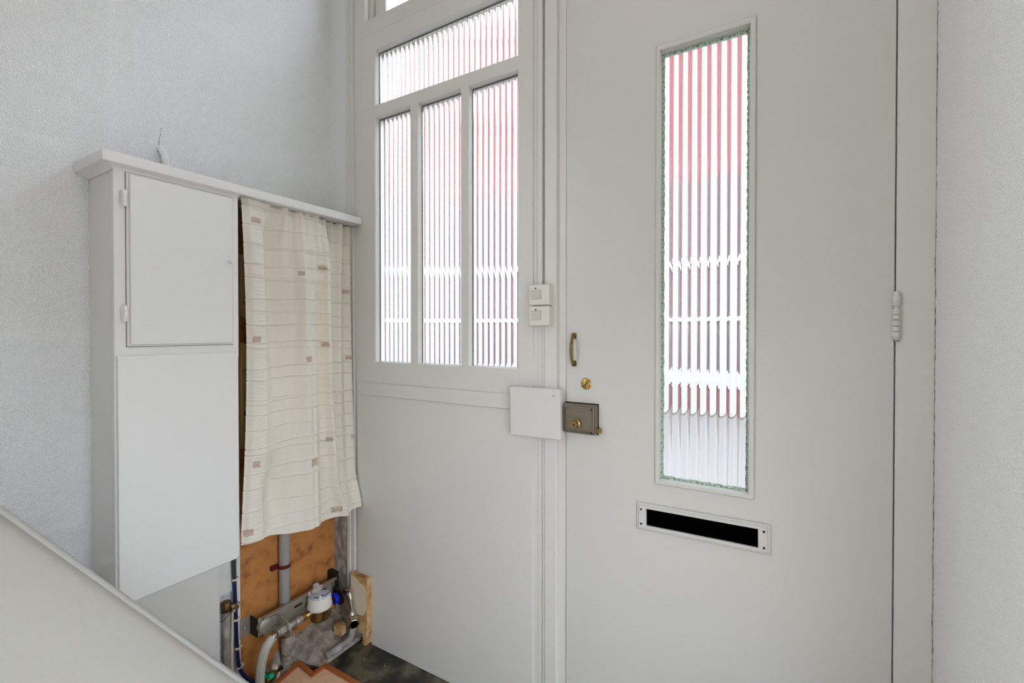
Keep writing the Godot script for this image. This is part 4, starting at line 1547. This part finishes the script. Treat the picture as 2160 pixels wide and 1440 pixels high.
	tag(obj("riser_pipe", st, mats.bare), "weathered grey pipe standing behind the blue cable", "pipe")
	st = mk()
	tube(st, smooth_path([Vector3(0.020, 0.003, 0.4330), Vector3(0.020, 0.15, 0.4350), Vector3(0.020, 0.24, 0.4320), Vector3(0.024, 0.30, 0.4330)], 6), 0.0056, 12)
	tag(obj("cream_cable", st, mats.cream), "thin cream cable beside the blue cable", "cable")
	b = thing("earth_clamp", "dirty brass earth clamp with bolts on the grey riser pipe", "clamp")
	st = mk()
	cyl(st, Vector3(0.018, 0.300, 0.4520), Vector3(0.018, 0.335, 0.4520), 0.0155, 0.002, 20)
	rbox(st, Vector3(0.020, 0.300, 0.418), Vector3(0.040, 0.325, 0.446), 0.003)
	obj("clamp_band", st, mats.brass_dull, b)
	for q in [[0.322, 0.4420], [0.303, 0.4390], [0.322, 0.4230]]:
		st = mk()
		cyl(st, Vector3(0.034, q[0], q[1]), Vector3(0.046, q[0], q[1]), 0.0056, 0.0015, 12)
		obj("bolt", st, mats.steel, b)
	st = mk()
	tube(st, smooth_path([Vector3(0.036, 0.310, 0.448), Vector3(0.040, 0.315, 0.466), Vector3(0.036, 0.318, 0.486)], 5), 0.0012, 6)
	tube(st, smooth_path([Vector3(0.036, 0.302, 0.448), Vector3(0.040, 0.290, 0.466), Vector3(0.036, 0.286, 0.486)], 5), 0.0012, 6)
	obj("loose_wire", st, mats.steel_dark, b)

	# wooden hatch lid on the floor: notched, with a cherry edge moulding
	b = thing("hatch_lid", "light wooden floor lid with reddish edge moulding", "hatch lid")
	var out := [Vector2(0.142, -0.430), Vector2(0.520, -0.430), Vector2(0.520, -0.1870), Vector2(0.2005, -0.1845), Vector2(0.1985, -0.2375), Vector2(0.1000, -0.2260)]
	st = mk()
	var flat := Transform3D(Basis(Vector3(1, 0, 0), Vector3(0, 0, -1), Vector3(0, 1, 0)), Vector3(0, 0.001, 0))
	XF = flat
	prism(st, out, 0.0150, 0.001)
	obj("lid_board", st, mats.lid, b)
	for i in range(2, 6):
		var p: Vector2 = out[i]
		var q: Vector2 = out[(i + 1) % 6]
		var d := (q - p).normalized()
		var n := Vector2(-d.y, d.x)
		var w := 0.019
		# mitred ends
		var prv: Vector2 = (p - out[(i + 5) % 6] as Vector2).normalized()
		var nxt: Vector2 = (out[(i + 2) % 6] - q as Vector2).normalized()
		var m0 := (n + Vector2(-prv.y, prv.x))
		m0 = m0 / (m0.length_squared() * 0.5)
		var m1 := (n + Vector2(-nxt.y, nxt.x))
		m1 = m1 / (m1.length_squared() * 0.5)
		st = mk()
		XF = flat * Transform3D(Basis(), Vector3(0, 0, 0.0005))
		prism(st, [p, q, q + m1 * w, p + m0 * w], 0.0215, 0.003)
		obj("edge_moulding", st, mats.cherry, b)


# ====================================================================== stairs
func build_stairs() -> void:
	var s := thing("staircase", "white painted stair flight with plain closed side board", "stairs")
	var k := 1.3925
	var z0 := 0.3860
	var top := func(z: float) -> float:
		return k * (z - z0)
	# side board in the plane x = 0.80, drawn with local x = -z
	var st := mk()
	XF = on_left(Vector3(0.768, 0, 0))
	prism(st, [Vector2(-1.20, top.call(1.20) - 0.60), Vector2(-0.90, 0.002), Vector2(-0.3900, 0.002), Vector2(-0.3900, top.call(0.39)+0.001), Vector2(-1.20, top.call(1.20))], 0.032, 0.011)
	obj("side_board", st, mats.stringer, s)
	for i in 5:
		var y := 0.20 * (i + 1)
		var zf := z0 + (y + 0.055) / k
		st = mk()
		box(st, 0.047, 0.767, y - 0.028, y, zf, zf + 0.20, 0.004)
		obj("tread", st, mats.paint_flat, s)
		st = mk()
		box(st, 0.047, 0.767, y - 0.198, y - 0.028, zf + 0.022, zf + 0.036, 0.001)
		obj("riser", st, mats.paint_flat, s)


# ====================================================================== street outside
func build_street() -> void:
	var st := mk()
	box(st, -30.0, 30.0, -0.25, -0.15, -30.0, -0.13, 0.0)
	var street := obj("street", st, mats.paving)
	tag(street, "tan paved street in front of the house", "pavement").set_meta("kind", "structure")
	st = mk()
	box(st, -0.9, 2.44, -0.2, -0.145, -6.9, -0.13, 0.0)
	obj("pale_path", st, mats.kerb, street)
	# facades across the street: a red brick house between two pale ones, another brick house at the right
	brick_house("red brick house across the street, seen through the side light and the door glass", -4.3, -1.05, -7.0)
	brick_house("second red brick house across the street, further right, with a green drain pipe", 2.50, 5.2, -7.0)
	for q in [["wide pale rendered house left of the red brick house across the street", -22.0, -4.36, 6.0], ["middle pale rendered house between the two red brick houses", -0.99, 2.44, 6.8], ["pale rendered house at the right end of the row across the street", 5.26, 16.0, 6.4]]:
		var h := thing("white_house", q[0], "house")
		st = mk()
		box(st, q[1], q[2], -0.15, q[3], -12.0, -7.1, 0.01)
		obj("wall", st, mats.render, h)
		st = mk()
		box(st, q[1] - 0.02, q[2] + 0.02, q[3], q[3] + 0.2, -12.0, -6.95, 0.01)
		obj("cornice", st, mats.band, h)


func brick_house(label: String, x0: float, x1: float, z: float) -> void:
	var h := thing("brick_house", label, "house")
	var st := mk()
	box(st, x0, x1, -0.15, 8.0, z - 5.0, z, 0.01)
	obj("wall", st, mats.brick, h)
	for q in [[2.44, 2.54], [1.46, 1.53], [0.32, 0.58]]:
		st = mk()
		box(st, x0 - 0.01, x1 + 0.01, q[0], q[1], z - 0.05, z + 0.08, 0.01)
		obj("white_band", st, mats.band, h)
	var n := 2
	var w := (x1 - x0) / n
	for i in n:
		var a := x0 + w * i
		for y in [[2.54, 4.0], [0.58, 1.46], [1.53, 2.44]]:
			st = mk()
			box(st, a + w * 0.30, a + w * 0.92, y[0], y[1], z - 0.05, z + 0.02, 0.01)
			obj("window_glass", st, mats.dark_glass, h)
	st = mk()
	box(st, x0, x1, -0.15, 0.28, z - 0.02, z + 0.05, 0.01)
	obj("plinth", st, mats.dark_red, h)
	st = mk()
	cyl(st, Vector3(x0 + 0.12, -0.15, z + 0.08), Vector3(x0 + 0.12, 1.4, z + 0.08), 0.05, 0.005, 12)
	obj("drain_pipe", st, mats.green, h)
